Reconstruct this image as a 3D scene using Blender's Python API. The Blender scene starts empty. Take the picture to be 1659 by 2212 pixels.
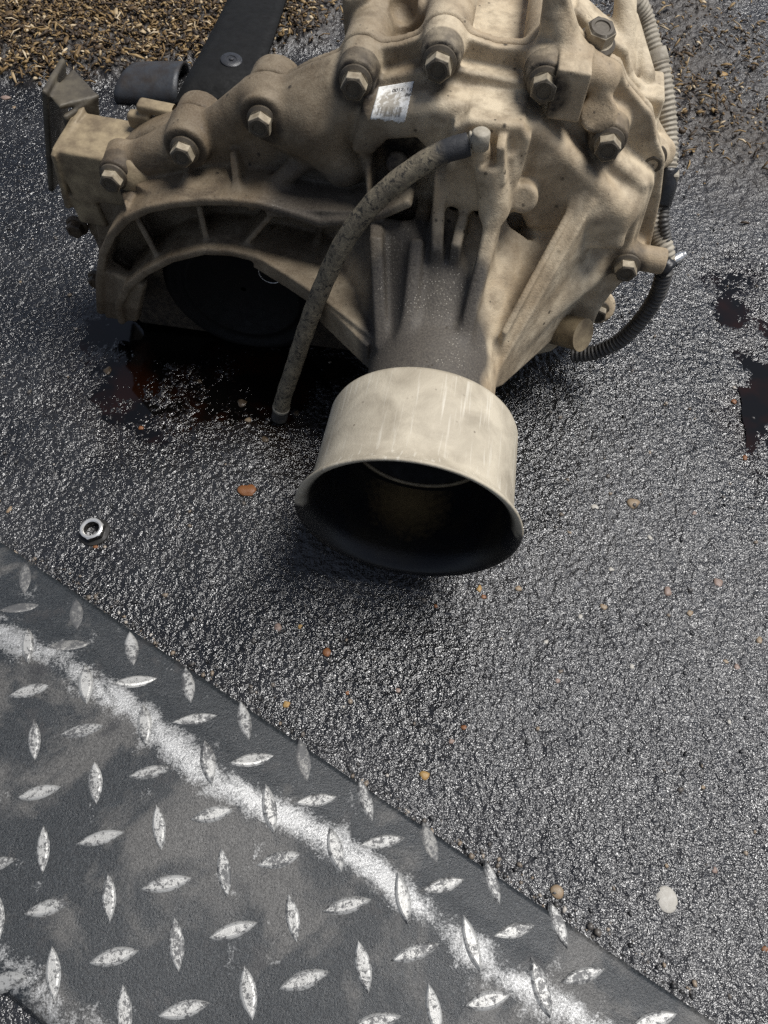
import bpy, bmesh, math, random
import numpy as np
from mathutils import Vector, Matrix
from mathutils.bvhtree import BVHTree

random.seed(7)
RNG = np.random.default_rng(11)
scene = bpy.context.scene
COL = scene.collection

# ------------------------------------------------------------------ camera, sky, sun, exposure
CAM_H, PITCH, FOC = 0.46, math.radians(60), 1659.0
cam_data = bpy.data.cameras.new('camera')
cam = bpy.data.objects.new('camera', cam_data)
COL.objects.link(cam)
cam.location = (0, 0, CAM_H)
cam.rotation_euler = (math.pi / 2 - PITCH, 0, 0)
cam_data.sensor_fit = 'HORIZONTAL'
cam_data.sensor_width = 36.0
cam_data.lens = 36.0
cam_data.clip_start = 0.01
cam_data.clip_end = 200.0
scene.camera = cam

SUN_ELEV, SUN_AZ = math.radians(64), math.radians(76)      # azimuth measured from +Y towards +X
world = bpy.data.worlds.new('World')
scene.world = world
world.use_nodes = True
wn, wl = world.node_tree.nodes, world.node_tree.links
wn.clear()
w_out = wn.new('ShaderNodeOutputWorld')
w_bg = wn.new('ShaderNodeBackground')
w_sky = wn.new('ShaderNodeTexSky')
w_sky.sky_type = 'NISHITA'
w_sky.sun_disc = False
w_sky.sun_elevation = SUN_ELEV
w_sky.sun_rotation = SUN_AZ
w_sky.dust_density = 0.6
w_sky.air_density = 0.6
w_hsv = wn.new('ShaderNodeHueSaturation')
w_hsv.inputs['Saturation'].default_value = 0.6
w_bg.inputs['Strength'].default_value = 0.05
wl.new(w_sky.outputs[0], w_hsv.inputs['Color'])
wl.new(w_hsv.outputs[0], w_bg.inputs['Color'])
wl.new(w_bg.outputs[0], w_out.inputs['Surface'])

sun_data = bpy.data.lights.new('sun', 'SUN')
sun_data.energy = 2.4
sun_data.angle = math.radians(27)
sun_data.color = (1.0, 0.98, 0.95)
sun = bpy.data.objects.new('sun', sun_data)
COL.objects.link(sun)
sun_dir = Vector((math.cos(SUN_ELEV) * math.sin(SUN_AZ), math.cos(SUN_ELEV) * math.cos(SUN_AZ), math.sin(SUN_ELEV)))
sun.rotation_euler = sun_dir.to_track_quat('Z', 'Y').to_euler()

scene.view_settings.view_transform = 'Standard'
scene.view_settings.look = 'None'
scene.view_settings.exposure = 1.0
scene.view_settings.gamma = 1.0
scene.view_settings.use_curve_mapping = False
scene.cycles.use_denoising = False
scene.cycles.sample_clamp_indirect = 4.0
scene.cycles.max_bounces = 6

# ------------------------------------------------------------------ surveying helpers
_c, _s = math.cos(PITCH), math.sin(PITCH)


def ray(u, v):
    x, y = (u - 829.5) / FOC, (v - 1106.0) / FOC
    return np.array([x, _c - y * _s, -(_s + y * _c)])


def on_ground(u, v, z=0.0):
    """World point at height z (metres) seen at picture position u, v."""
    d = ray(u, v)
    return np.array([0, 0, CAM_H]) + d * ((z - CAM_H) / d[2])


# the gearbox has its own frame in millimetres: x across, y away along the output shaft, z up
GO = on_ground(880, 1130, 0.085)
GO[2] = 0.0
GYAW = math.radians(9.32)
GX = np.array([math.cos(GYAW), -math.sin(GYAW), 0])
GY = np.array([math.sin(GYAW), math.cos(GYAW), 0])


def P(u, v, y):
    """Gearbox-frame point (mm) at depth y."""
    d = ray(u, v)
    C = np.array([0, 0, CAM_H]) - GO
    t = (y * 1e-3 - C @ GY) / (d @ GY)
    p = C + d * t
    return np.array([p @ GX * 1e3, y, p[2] * 1e3])


def to_world(p):
    return GO + GX * p[0] * 1e-3 + GY * p[1] * 1e-3 + np.array([0, 0, p[2] * 1e-3])


def smooth_noise(shape, cell, rng, octaves=1):
    """Tile-free value noise on a 2D array; cell = feature size in samples."""
    out = np.zeros(shape, np.float32)
    amp = 1.0
    for o in range(octaves):
        c = max(cell / (2 ** o), 1.0)
        n0, n1 = int(shape[0] / c) + 3, int(shape[1] / c) + 3
        g = rng.random((n0, n1)).astype(np.float32) - 0.5
        a, b = np.arange(shape[0]) / c, np.arange(shape[1]) / c
        i, j = a.astype(int), b.astype(int)
        fa, fb = (a - i), (b - j)
        fa, fb = fa * fa * (3 - 2 * fa), fb * fb * (3 - 2 * fb)
        g0 = g[i][:, j] * (1 - fa)[:, None] + g[i + 1][:, j] * fa[:, None]
        g1 = g[i][:, j + 1] * (1 - fa)[:, None] + g[i + 1][:, j + 1] * fa[:, None]
        out += amp * (g0 * (1 - fb)[None] + g1 * fb[None])
        amp *= 0.5
    return out


# ------------------------------------------------------------------ materials
def new_mat(name):
    m = bpy.data.materials.new(name)
    m.use_nodes = True
    nt = m.node_tree
    bsdf = nt.nodes['Principled BSDF']
    return m, nt, bsdf


def N(nt, kind, **kw):
    n = nt.nodes.new(kind)
    for k, v in kw.items():
        if k in n.inputs.keys():
            n.inputs[k].default_value = v
        else:
            setattr(n, k, v)
    return n


def noise(nt, coord, scale, detail=4, rough=0.6, dist=0.0):
    n = N(nt, 'ShaderNodeTexNoise', Scale=scale, Detail=detail, Roughness=rough, Distortion=dist)
    nt.links.new(coord, n.inputs['Vector'])
    return n.outputs['Fac']


def ramp(nt, fac, stops, interp='LINEAR'):
    r = nt.nodes.new('ShaderNodeValToRGB')
    r.color_ramp.interpolation = interp
    el = r.color_ramp.elements
    while len(el) < len(stops):
        el.new(0.5)
    for e, (p, c) in zip(el, stops):
        e.position = p
        e.color = (c, c, c, 1) if isinstance(c, (int, float)) else (*c, 1)
    nt.links.new(fac, r.inputs[0])
    return r.outputs[0]


def mixc(nt, fac, a, b, mode='MIX'):
    m = nt.nodes.new('ShaderNodeMix')
    m.data_type = 'RGBA'
    m.blend_type = mode
    for sock, val in ((m.inputs[0], fac), (m.inputs[6], a), (m.inputs[7], b)):
        if isinstance(val, bpy.types.NodeSocket):
            nt.links.new(val, sock)
        elif isinstance(val, (int, float)):
            sock.default_value = val if sock.type == 'VALUE' else (val, val, val, 1)
        else:
            sock.default_value = (*val, 1)
    return m.outputs[2]


def math_node(nt, op, a, b=None):
    m = nt.nodes.new('ShaderNodeMath')
    m.operation = op
    for sock, val in ((m.inputs[0], a), (m.inputs[1], b)):
        if val is None:
            continue
        if isinstance(val, bpy.types.NodeSocket):
            nt.links.new(val, sock)
        else:
            sock.default_value = val
    return m.outputs[0]


def bump(nt, bsdf, height, strength, dist):
    b = N(nt, 'ShaderNodeBump', Strength=strength, Distance=dist)
    nt.links.new(height, b.inputs['Height'])
    nt.links.new(b.outputs[0], bsdf.inputs['Normal'])
    return b


def obj_coord(nt):
    return nt.nodes.new('ShaderNodeTexCoord').outputs['Object']


def attr(nt, name):
    a = nt.nodes.new('ShaderNodeAttribute')
    a.attribute_name = name
    return a.outputs['Fac']


def mat_casting(name='cast_aluminium', light=(0.56, 0.47, 0.335), dark=(0.35, 0.27, 0.175)):
    m, nt, b = new_mat(name)
    co = obj_coord(nt)
    big = noise(nt, co, 14, 5, 0.6, 0.4)
    mid = noise(nt, co, 90, 5, 0.65)
    fine = noise(nt, co, 900, 3, 0.7)
    base = mixc(nt, ramp(nt, big, [(0.40, 0.0), (0.58, 1.0)]), light, dark)
    base = mixc(nt, ramp(nt, mid, [(0.42, 0.0), (0.68, 0.75)]), base, (0.19, 0.145, 0.095))
    # browner, oilier towards the differential end, plus shade painted on the low left wall
    grime_shade = math_node(nt, 'MULTIPLY', attr(nt, 'oil'), ramp(nt, noise(nt, co, 26, 6, 0.65, 0.8), [(0.34, 0.72), (0.62, 1.0)]))
    base = mixc(nt, grime_shade, base, (0.062, 0.041, 0.022))
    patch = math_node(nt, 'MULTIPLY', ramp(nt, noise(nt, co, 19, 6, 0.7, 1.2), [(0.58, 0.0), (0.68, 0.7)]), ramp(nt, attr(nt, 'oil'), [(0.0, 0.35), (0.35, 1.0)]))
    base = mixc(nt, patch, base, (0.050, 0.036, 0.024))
    # grey-black film on the output tube
    base = mixc(nt, attr(nt, 'film'), base, (0.045, 0.041, 0.038))
    vd = N(nt, 'ShaderNodeTexVoronoi', Scale=560.0, Randomness=1.0)
    nt.links.new(co, vd.inputs['Vector'])
    dust = math_node(nt, 'MULTIPLY', ramp(nt, vd.outputs['Distance'], [(0.12, 0.7), (0.24, 0.0)]), math_node(nt, 'MULTIPLY', attr(nt, 'film'), ramp(nt, noise(nt, co, 34, 3), [(0.50, 0.0), (0.60, 1.0)])))
    base = mixc(nt, dust, base, (0.42, 0.39, 0.33))
    vb = N(nt, 'ShaderNodeTexVoronoi', Scale=95.0, Randomness=1.0)
    nt.links.new(co, vb.inputs['Vector'])
    blot = math_node(nt, 'MULTIPLY', ramp(nt, vb.outputs['Distance'], [(0.08, 1.0), (0.15, 0.0)]), ramp(nt, noise(nt, co, 30, 2), [(0.50, 0.0), (0.58, 1.0)]))
    base = mixc(nt, math_node(nt, 'MULTIPLY', blot, 0.9), base, (0.025, 0.019, 0.013))
    # specks of grit and road tar
    vor = N(nt, 'ShaderNodeTexVoronoi', Scale=230.0, Randomness=1.0)
    nt.links.new(co, vor.inputs['Vector'])
    spk = math_node(nt, 'MULTIPLY', ramp(nt, vor.outputs['Distance'], [(0.10, 1.0), (0.2, 0.0)]), ramp(nt, noise(nt, co, 45, 2), [(0.52, 0.0), (0.62, 1.0)]))
    base = mixc(nt, math_node(nt, 'MULTIPLY', spk, 0.8), base, (0.03, 0.022, 0.015))
    base = mixc(nt, ramp(nt, fine, [(0.4, 0.0), (0.8, 0.16)]), base, (0.5, 0.44, 0.34))
    # grime stains round the bolts; painted shade in bore and on low left wall
    st = math_node(nt, 'MULTIPLY', attr(nt, 'stain_shade'), ramp(nt, noise(nt, co, 160, 4), [(0.3, 0.55), (0.6, 1.0)]))
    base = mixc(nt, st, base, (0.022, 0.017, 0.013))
    nt.links.new(base, b.inputs['Base Color'])
    b.inputs['Roughness'].default_value = 0.62
    b.inputs['Specular IOR Level'].default_value = 0.3
    h = math_node(nt, 'ADD', math_node(nt, 'MULTIPLY', fine, 0.5), math_node(nt, 'MULTIPLY', mid, 1.0))
    bump(nt, b, h, 0.6, 0.0010)
    return m


def mat_simple(name, col, rough, metal=0.0, var=0.35, scale=60, col2=None, bumpd=0.0004, spec=0.4):
    m, nt, b = new_mat(name)
    co = obj_coord(nt)
    n1 = noise(nt, co, scale, 5, 0.65)
    c2 = col2 if col2 else tuple(c * (1 - var) for c in col)
    base = mixc(nt, ramp(nt, n1, [(0.35, 0.0), (0.65, 1.0)]), col, c2)
    nt.links.new(base, b.inputs['Base Color'])
    r = ramp(nt, noise(nt, co, scale * 2.3, 3), [(0.3, max(rough - 0.12, 0.03)), (0.7, min(rough + 0.12, 1.0))])
    nt.links.new(r, b.inputs['Roughness'])
    b.inputs['Metallic'].default_value = metal
    b.inputs['Specular IOR Level'].default_value = spec
    if bumpd:
        bump(nt, b, noise(nt, co, scale * 6, 4), 0.6, bumpd)
    return m


MAT = {}
MAT['cast'] = mat_casting()
MAT['bolt'] = mat_simple('zinc_bolt', (0.36, 0.30, 0.20), 0.42, 0.35, scale=220, col2=(0.16, 0.12, 0.08), bumpd=0.0003)
MAT['bracket'] = mat_simple('dusty_steel', (0.31, 0.245, 0.15), 0.6, 0.1, scale=70, col2=(0.14, 0.105, 0.065))
MAT['bracket_dark'] = mat_simple('dark_dusty_steel', (0.10, 0.085, 0.06), 0.6, 0.1, scale=70, col2=(0.05, 0.042, 0.032))
MAT['rubber'] = mat_simple('black_rubber', (0.005, 0.005, 0.005), 0.75, scale=90, col2=(0.009, 0.009, 0.009), spec=0.2)
MAT['conduit'] = mat_simple('dusty_grey_conduit', (0.36, 0.325, 0.26), 0.6, scale=120, col2=(0.23, 0.2, 0.155))
MAT['conduit_black'] = mat_simple('black_conduit', (0.075, 0.07, 0.062), 0.5, scale=120, col2=(0.03, 0.028, 0.026))
MAT['tape'] = mat_simple('black_tape', (0.015, 0.015, 0.016), 0.35, scale=100)
MAT['steel'] = mat_simple('bright_steel', (0.75, 0.74, 0.72), 0.25, 0.9, scale=200, col2=(0.45, 0.44, 0.42))
MAT['seal'] = mat_simple('black_seal', (0.004, 0.004, 0.004), 0.7, scale=60, col2=(0.007, 0.006, 0.005), spec=0.2)


# ------------------------------------------------------------------ mesh helpers
def link(ob, parent=None, mat=None, smooth=True):
    COL.objects.link(ob)
    if parent is not None:
        ob.parent = parent
    if mat is not None:
        ob.data.materials.append(mat)
    if smooth and ob.type == 'MESH':
        ob.data.polygons.foreach_set('use_smooth', np.ones(len(ob.data.polygons), bool))
    return ob


def mesh_np(name, verts, faces):
    """faces: (n,k) int array, all the same k."""
    verts = np.ascontiguousarray(verts, np.float32)
    faces = np.ascontiguousarray(faces, np.int32)
    me = bpy.data.meshes.new(name)
    k = faces.shape[1]
    me.vertices.add(len(verts))
    me.vertices.foreach_set('co', verts.ravel())
    me.loops.add(faces.size)
    me.loops.foreach_set('vertex_index', faces.ravel())
    me.polygons.add(len(faces))
    me.polygons.foreach_set('loop_start', np.arange(0, faces.size, k, dtype=np.int32))
    me.update(calc_edges=True)
    return me


def set_attr(me, name, arr):
    a = me.attributes.new(name, 'FLOAT', 'POINT')
    a.data.foreach_set('value', np.ascontiguousarray(arr, np.float32))


def tag(o, label=None, cat=None, group=None, kind=None):
    for k, v in (('label', label), ('category', cat), ('group', group), ('kind', kind)):
        if v:
            o[k] = v
    return o


def auto_smooth(ob, deg=35):
    me = ob.data
    me.polygons.foreach_set('use_smooth', np.ones(len(me.polygons), bool))
    bm = bmesh.new()
    bm.from_mesh(me)
    for e in bm.edges:
        if len(e.link_faces) == 2 and e.calc_face_angle(0) > math.radians(deg):
            e.smooth = False
    bm.to_mesh(me)
    bm.free()
    return ob


def catmull(pts, n):
    pts = np.array(pts, float)
    p = np.vstack([2 * pts[0] - pts[1], pts, 2 * pts[-1] - pts[-2]])
    out = []
    segs = len(pts) - 1
    for i in range(segs):
        p0, p1, p2, p3 = p[i:i + 4]
        for t in np.linspace(0, 1, n, endpoint=(i == segs - 1)):
            out.append(0.5 * ((2 * p1) + (-p0 + p2) * t + (2 * p0 - 5 * p1 + 4 * p2 - p3) * t * t + (-p0 + 3 * p1 - 3 * p2 + p3) * t ** 3))
    return np.array(out)


def resample(path, step):
    d = np.r_[0, np.cumsum(np.linalg.norm(np.diff(path, axis=0), axis=1))]
    n = max(int(d[-1] / step), 4)
    s = np.linspace(0, d[-1], n)
    return np.stack([np.interp(s, d, path[:, k]) for k in range(3)], 1), s


def sweep(name, path, radius, sides=20, caps=True, close_dome=False):
    """Tube along path (n,3); radius scalar or (n,)."""
    n = len(path)
    radius = np.broadcast_to(np.asarray(radius, float), (n,))
    tan = np.gradient(path, axis=0)
    tan /= np.linalg.norm(tan, axis=1)[:, None]
    up = np.array([0, 0, 1.0]) if abs(tan[0][2]) < 0.9 else np.array([1.0, 0, 0])
    nrm = np.cross(tan[0], up)
    nrm /= np.linalg.norm(nrm)
    V = []
    ang = np.linspace(0, 2 * math.pi, sides, endpoint=False)
    for i in range(n):
        nrm = nrm - tan[i] * (nrm @ tan[i])
        nrm /= np.linalg.norm(nrm)
        bi = np.cross(tan[i], nrm)
        V.append(path[i] + radius[i] * (np.cos(ang)[:, None] * nrm + np.sin(ang)[:, None] * bi))
    V = np.concatenate(V)
    F = []
    for i in range(n - 1):
        a = i * sides + np.arange(sides)
        b = i * sides + (np.arange(sides) + 1) % sides
        F.append(np.stack([a, b, b + sides, a + sides], 1))
    F = [tuple(int(q) for q in f) for f in np.concatenate(F)]
    if caps:
        F.append(tuple(range(sides - 1, -1, -1)))
        F.append(tuple(range((n - 1) * sides, n * sides)))
    me = bpy.data.meshes.new(name)
    me.from_pydata([tuple(v) for v in V], [], F)
    me.update()
    return me


def lathe(name, profile, sides=48, axis='y', closed=False):
    """profile: list of (r, t); revolved about the axis, t along it."""
    ang = np.linspace(0, 2 * math.pi, sides, endpoint=False)
    V, F = [], []
    for r, t in profile:
        for a in ang:
            x, z = r * math.cos(a), r * math.sin(a)
            V.append((x, t, z) if axis == 'y' else (x, z, t))
    n = len(profile)
    for i in range(n if closed else n - 1):
        for j in range(sides):
            k = (j + 1) % sides
            i2 = (i + 1) % n
            F.append((i * sides + j, i * sides + k, i2 * sides + k, i2 * sides + j))
    me = bpy.data.meshes.new(name)
    me.from_pydata(V, [], F)
    me.update()
    bm = bmesh.new()
    bm.from_mesh(me)
    bmesh.ops.recalc_face_normals(bm, faces=bm.faces)
    bm.to_mesh(me)
    bm.free()
    return me


# ------------------------------------------------------------------ distance-field casting: filleted shapes grown into one skin
class Field:
    def __init__(self, lo, hi, vox):
        self.vox = vox
        self.ax = [np.arange(lo[k], hi[k] + vox, vox, dtype=np.float32) for k in range(3)]
        self.f = np.full([len(a) for a in self.ax], 40.0, np.float32)

    def _sub(self, lo, hi, pad):
        sl = []
        for k in range(3):
            a = self.ax[k]
            i0 = int(np.searchsorted(a, lo[k] - pad))
            i1 = int(np.searchsorted(a, hi[k] + pad))
            sl.append(slice(i0, i1))
        x = self.ax[0][sl[0]][:, None, None]
        y = self.ax[1][sl[1]][None, :, None]
        z = self.ax[2][sl[2]][None, None, :]
        return tuple(sl), x, y, z

    def put(self, fn, lo, hi, k=4.0, op='add'):
        k = k * 0.72
        pad = max(k, 3.0) + 3 * self.vox
        sl, x, y, z = self._sub(lo, hi, pad)
        if min(x.size, y.size, z.size) == 0:
            return
        d = fn(x, y, z).astype(np.float32)
        a = self.f[sl]
        if op == 'add':
            h = np.maximum(k - np.abs(a - d), 0) / k
            self.f[sl] = np.minimum(a, d) - h * h * k * 0.25
        else:
            h = np.maximum(k - np.abs(a + d), 0) / k
            self.f[sl] = np.maximum(a, -d) + h * h * k * 0.25

    # ---- shapes
    def cone(self, a, b, ra, rb=None, k=4.0, op='add'):
        rb = ra if rb is None else rb
        a, b = np.asarray(a, float), np.asarray(b, float)
        ab = b - a
        L2 = ab @ ab

        def fn(x, y, z):
            t = np.clip(((x - a[0]) * ab[0] + (y - a[1]) * ab[1] + (z - a[2]) * ab[2]) / L2, 0, 1)
            d = np.sqrt((x - a[0] - ab[0] * t) ** 2 + (y - a[1] - ab[1] * t) ** 2 + (z - a[2] - ab[2] * t) ** 2)
            return d - (ra + (rb - ra) * t)
        r = max(ra, rb)
        self.put(fn, np.minimum(a, b) - r, np.maximum(a, b) + r, k, op)

    def cyl(self, a, b, r, rnd=1.5, k=4.0, op='add', rb=None):
        a, b = np.asarray(a, float), np.asarray(b, float)
        ab = b - a
        L = np.linalg.norm(ab)
        n = ab / L
        rb = r if rb is None else rb

        def fn(x, y, z):
            t = (x - a[0]) * n[0] + (y - a[1]) * n[1] + (z - a[2]) * n[2]
            q = np.sqrt(np.maximum((x - a[0]) ** 2 + (y - a[1]) ** 2 + (z - a[2]) ** 2 - t * t, 0))
            rr = r + (rb - r) * np.clip(t / L, 0, 1)
            d1 = q - rr + rnd
            d2 = np.abs(t - L / 2) - L / 2 + rnd
            return np.minimum(np.maximum(d1, d2), 0) + np.sqrt(np.maximum(d1, 0) ** 2 + np.maximum(d2, 0) ** 2) - rnd
        R = max(r, rb)
        self.put(fn, np.minimum(a, b) - R, np.maximum(a, b) + R, k, op)

    def box(self, c, half, rnd=2.0, k=4.0, op='add', yaw=0.0, pitch=0.0, roll=0.0):
        """Yaw about z, pitch about x, roll about y (degrees)."""
        c, half = np.asarray(c, float), np.asarray(half, float)
        M = np.array((Matrix.Rotation(math.radians(yaw), 3, 'Z') @ Matrix.Rotation(math.radians(pitch), 3, 'X') @ Matrix.Rotation(math.radians(roll), 3, 'Y')).transposed())

        def fn(x, y, z):
            X, Y, Z = x - c[0], y - c[1], z - c[2]
            q = [np.abs(M[i, 0] * X + M[i, 1] * Y + M[i, 2] * Z) - half[i] + rnd for i in range(3)]
            out = np.sqrt(sum(np.maximum(v, 0) ** 2 for v in q))
            return out + np.minimum(np.maximum(np.maximum(q[0], q[1]), q[2]), 0) - rnd
        R = np.abs(M.T) @ half
        self.put(fn, c - R, c + R, k, op)

    @staticmethod
    def _poly2(px, pz, poly):
        d = None
        s = None
        n = len(poly)
        for i in range(n):
            ax_, az = poly[i]
            bx, bz = poly[i - 1]
            ex, ez = bx - ax_, bz - az
            wx, wz = px - ax_, pz - az
            t = np.clip((wx * ex + wz * ez) / (ex * ex + ez * ez), 0, 1)
            dd = (wx - ex * t) ** 2 + (wz - ez * t) ** 2
            c1, c2, c3 = pz >= az, pz < bz, ex * wz > ez * wx
            flip = (c1 & c2 & c3) | (~c1 & ~c2 & ~c3)
            sg = np.where(flip, -1.0, 1.0)
            d = dd if d is None else np.minimum(d, dd)
            s = sg if s is None else s * sg
        return s * np.sqrt(d)

    def prism(self, poly, y0, y1, rnd=2.0, k=4.0, op='add', grow=0.0):
        """poly: (x,z) outline, extruded along y."""
        poly = [tuple(map(float, p)) for p in poly]

        def fn(x, y, z):
            d1 = self._poly2(x, z, poly) + rnd - grow
            d2 = np.abs(y - (y0 + y1) / 2) - (y1 - y0) / 2 + rnd
            return np.minimum(np.maximum(d1, d2), 0) + np.sqrt(np.maximum(d1, 0) ** 2 + np.maximum(d2, 0) ** 2) - rnd
        A = np.array(poly)
        self.put(fn, (A[:, 0].min() - grow, y0, A[:, 1].min() - grow), (A[:, 0].max() + grow, y1, A[:, 1].max() + grow), k, op)

    def plate(self, pts, th, rnd=1.5, k=4.0, op='add'):
        """Flat plate through the 3D points pts (planar outline), thickness th."""
        A = np.array(pts, float)
        o = A.mean(0)
        _, _, Vt = np.linalg.svd(A - o)
        e1, e2, n = Vt
        poly = [(float((p - o) @ e1), float((p - o) @ e2)) for p in A]

        def fn(x, y, z):
            X, Y, Z = x - o[0], y - o[1], z - o[2]
            d1 = self._poly2(X * e1[0] + Y * e1[1] + Z * e1[2], X * e2[0] + Y * e2[1] + Z * e2[2], poly) + rnd
            d2 = np.abs(X * n[0] + Y * n[1] + Z * n[2]) - th / 2 + rnd
            return np.minimum(np.maximum(d1, d2), 0) + np.sqrt(np.maximum(d1, 0) ** 2 + np.maximum(d2, 0) ** 2) - rnd
        self.put(fn, A.min(0) - th / 2, A.max(0) + th / 2, k, op)

    def ribbon(self, pts, y0, y1, th, rnd=1.0, k=4.0, op='add'):
        """Bent sheet: open (x,z) polyline pts extruded along y."""
        A = np.array([(q[0], q[-1]) for q in pts], float)

        def fn(x, y, z):
            d = None
            for (ax_, az), (bx, bz) in zip(A[:-1], A[1:]):
                ex, ez = bx - ax_, bz - az
                t = np.clip(((x - ax_) * ex + (z - az) * ez) / (ex * ex + ez * ez), 0, 1)
                dd = (x - ax_ - ex * t) ** 2 + (z - az - ez * t) ** 2
                d = dd if d is None else np.minimum(d, dd)
            d1 = np.sqrt(d) - th / 2 + rnd
            d2 = np.abs(y - (y0 + y1) / 2) - (y1 - y0) / 2 + rnd
            return np.minimum(np.maximum(d1, d2), 0) + np.sqrt(np.maximum(d1, 0) ** 2 + np.maximum(d2, 0) ** 2) - rnd
        self.put(fn, (A[:, 0].min() - th, y0, A[:, 1].min() - th), (A[:, 0].max() + th, y1, A[:, 1].max() + th), k, op)

    # ---- skin (surface nets)
    def mesh(self, name):
        f = self.f
        ins = f < 0
        c = [ins[i:ins.shape[0] - 1 + i, j:ins.shape[1] - 1 + j, l:ins.shape[2] - 1 + l] for i in (0, 1) for j in (0, 1) for l in (0, 1)]
        anyi = c[0] | c[1] | c[2] | c[3] | c[4] | c[5] | c[6] | c[7]
        alli = c[0] & c[1] & c[2] & c[3] & c[4] & c[5] & c[6] & c[7]
        act = anyi & ~alli
        I, J, K = np.nonzero(act)
        idx = np.full(act.shape, -1, np.int32)
        idx[I, J, K] = np.arange(len(I))
        vals = {}
        for i in (0, 1):
            for j in (0, 1):
                for l in (0, 1):
                    vals[i, j, l] = f[I + i, J + j, K + l]
        acc = np.zeros((len(I), 3), np.float32)
        cnt = np.zeros(len(I), np.float32)
        for axis in range(3):
            for p in (0, 1):
                for q in (0, 1):
                    a = [0, 0, 0]
                    o1, o2 = [k for k in range(3) if k != axis]
                    a[o1], a[o2] = p, q
                    b = list(a)
                    b[axis] = 1
                    va, vb = vals[tuple(a)], vals[tuple(b)]
                    cr = (va < 0) != (vb < 0)
                    t = np.where(cr, va / np.where(cr, va - vb, 1), 0)
                    acc[:, axis] += np.where(cr, t, 0)
                    acc[:, o1] += np.where(cr, p, 0)
                    acc[:, o2] += np.where(cr, q, 0)
                    cnt += cr
        pos = acc / cnt[:, None] + np.stack([I, J, K], 1)
        V = pos * self.vox + np.array([a[0] for a in self.ax], np.float32)
        F = []
        for axis in range(3):
            o1, o2 = [k for k in range(3) if k != axis]
            s0 = [slice(1, -1)] * 3
            s0[axis] = slice(0, -1)
            s1 = list(s0)
            s1[axis] = slice(1, None)
            A, B = ins[tuple(s0)], ins[tuple(s1)]
            e = np.nonzero(A != B)
            base = [e[0].copy(), e[1].copy(), e[2].copy()]
            for k in range(3):
                if k != axis:
                    base[k] += 1

            def cell(d1, d2):
                q = [base[0], base[1], base[2]]
                q[o1] = q[o1] - d1
                q[o2] = q[o2] - d2
                return idx[q[0], q[1], q[2]]
            quad = np.stack([cell(1, 1), cell(0, 1), cell(0, 0), cell(1, 0)], 1)
            flip = A[e] if axis != 1 else ~A[e]
            quad = np.where(flip[:, None], quad, quad[:, ::-1])
            F.append(quad)
        F = np.concatenate(F)
        F = F[(F >= 0).all(1)]
        return V, F

# ------------------------------------------------------------------ the gearbox
gearbox = bpy.data.objects.new('gearbox', None)
COL.objects.link(gearbox)
gearbox.location = GO
gearbox.rotation_euler = (0, 0, -GYAW)
gearbox.empty_display_size = 0.05
tag(gearbox, 'dusty tan cast-metal gearbox with flared output tube lying on oily asphalt', 'gearbox')

FB = 185.0                                   # plane of the front bolt seats
BOLTS = {'a': (247, 380), 'b': (400, 322), 'c': (567, 258), 'd': (769, 173), 'e': (950, 133), 'f': (1176, 178), 'g': (1313, 306), 'h': (1352, 572)}
BP = {k: P(u, v, FB) for k, (u, v) in BOLTS.items()}
AX = np.array([0.0, 0.0, 85.0])              # output axis: x = 0, z = 85
CIRC = np.array([-161.0, 86.0])              # centre of the differential bore (x, z)


def circle(cx, cz, r, a0, a1, n):
    return [(cx + r * math.cos(math.radians(a)), cz + r * math.sin(math.radians(a))) for a in np.linspace(a0, a1, n)]


def sag(b, k0, k1, dz):
    return ((b[k0][0] + b[k1][0]) / 2, (b[k0][2] + b[k1][2]) / 2 - dz)


def joint_outline(dz=7.0):
    """Outline of the bolted joint (x, z): dips between the bolts, wavy on the right."""
    b = BP
    pts = [(b['a'][0], b['a'][2]), sag(b, 'a', 'b', 2), (b['b'][0], b['b'][2]), sag(b, 'b', 'c', 3), (b['c'][0], b['c'][2]), sag(b, 'c', 'd', -2),
           (b['d'][0], b['d'][2]), sag(b, 'd', 'e', 2.5), (b['e'][0], b['e'][2]), sag(b, 'e', 'f', 3.5), (b['f'][0] - 2, b['f'][2])]
    for u, v in ((1192, 60), (1200, -10), (1210, 30), (1226, 80), (1250, 108), (1290, 142), (1320, 155), (1332, 188), (1358, 218), (1386, 250), (1396, 300), (1412, 340), (1404, 420), (1380, 540)):
        q = P(u, v, 208)
        pts.append((q[0], q[2]))
    return pts + [(100, 70), (78, 30), (40, 8), (-40, 4), (-120, 4), (-240, 6), (-252, 60), (-240, 120)]


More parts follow.
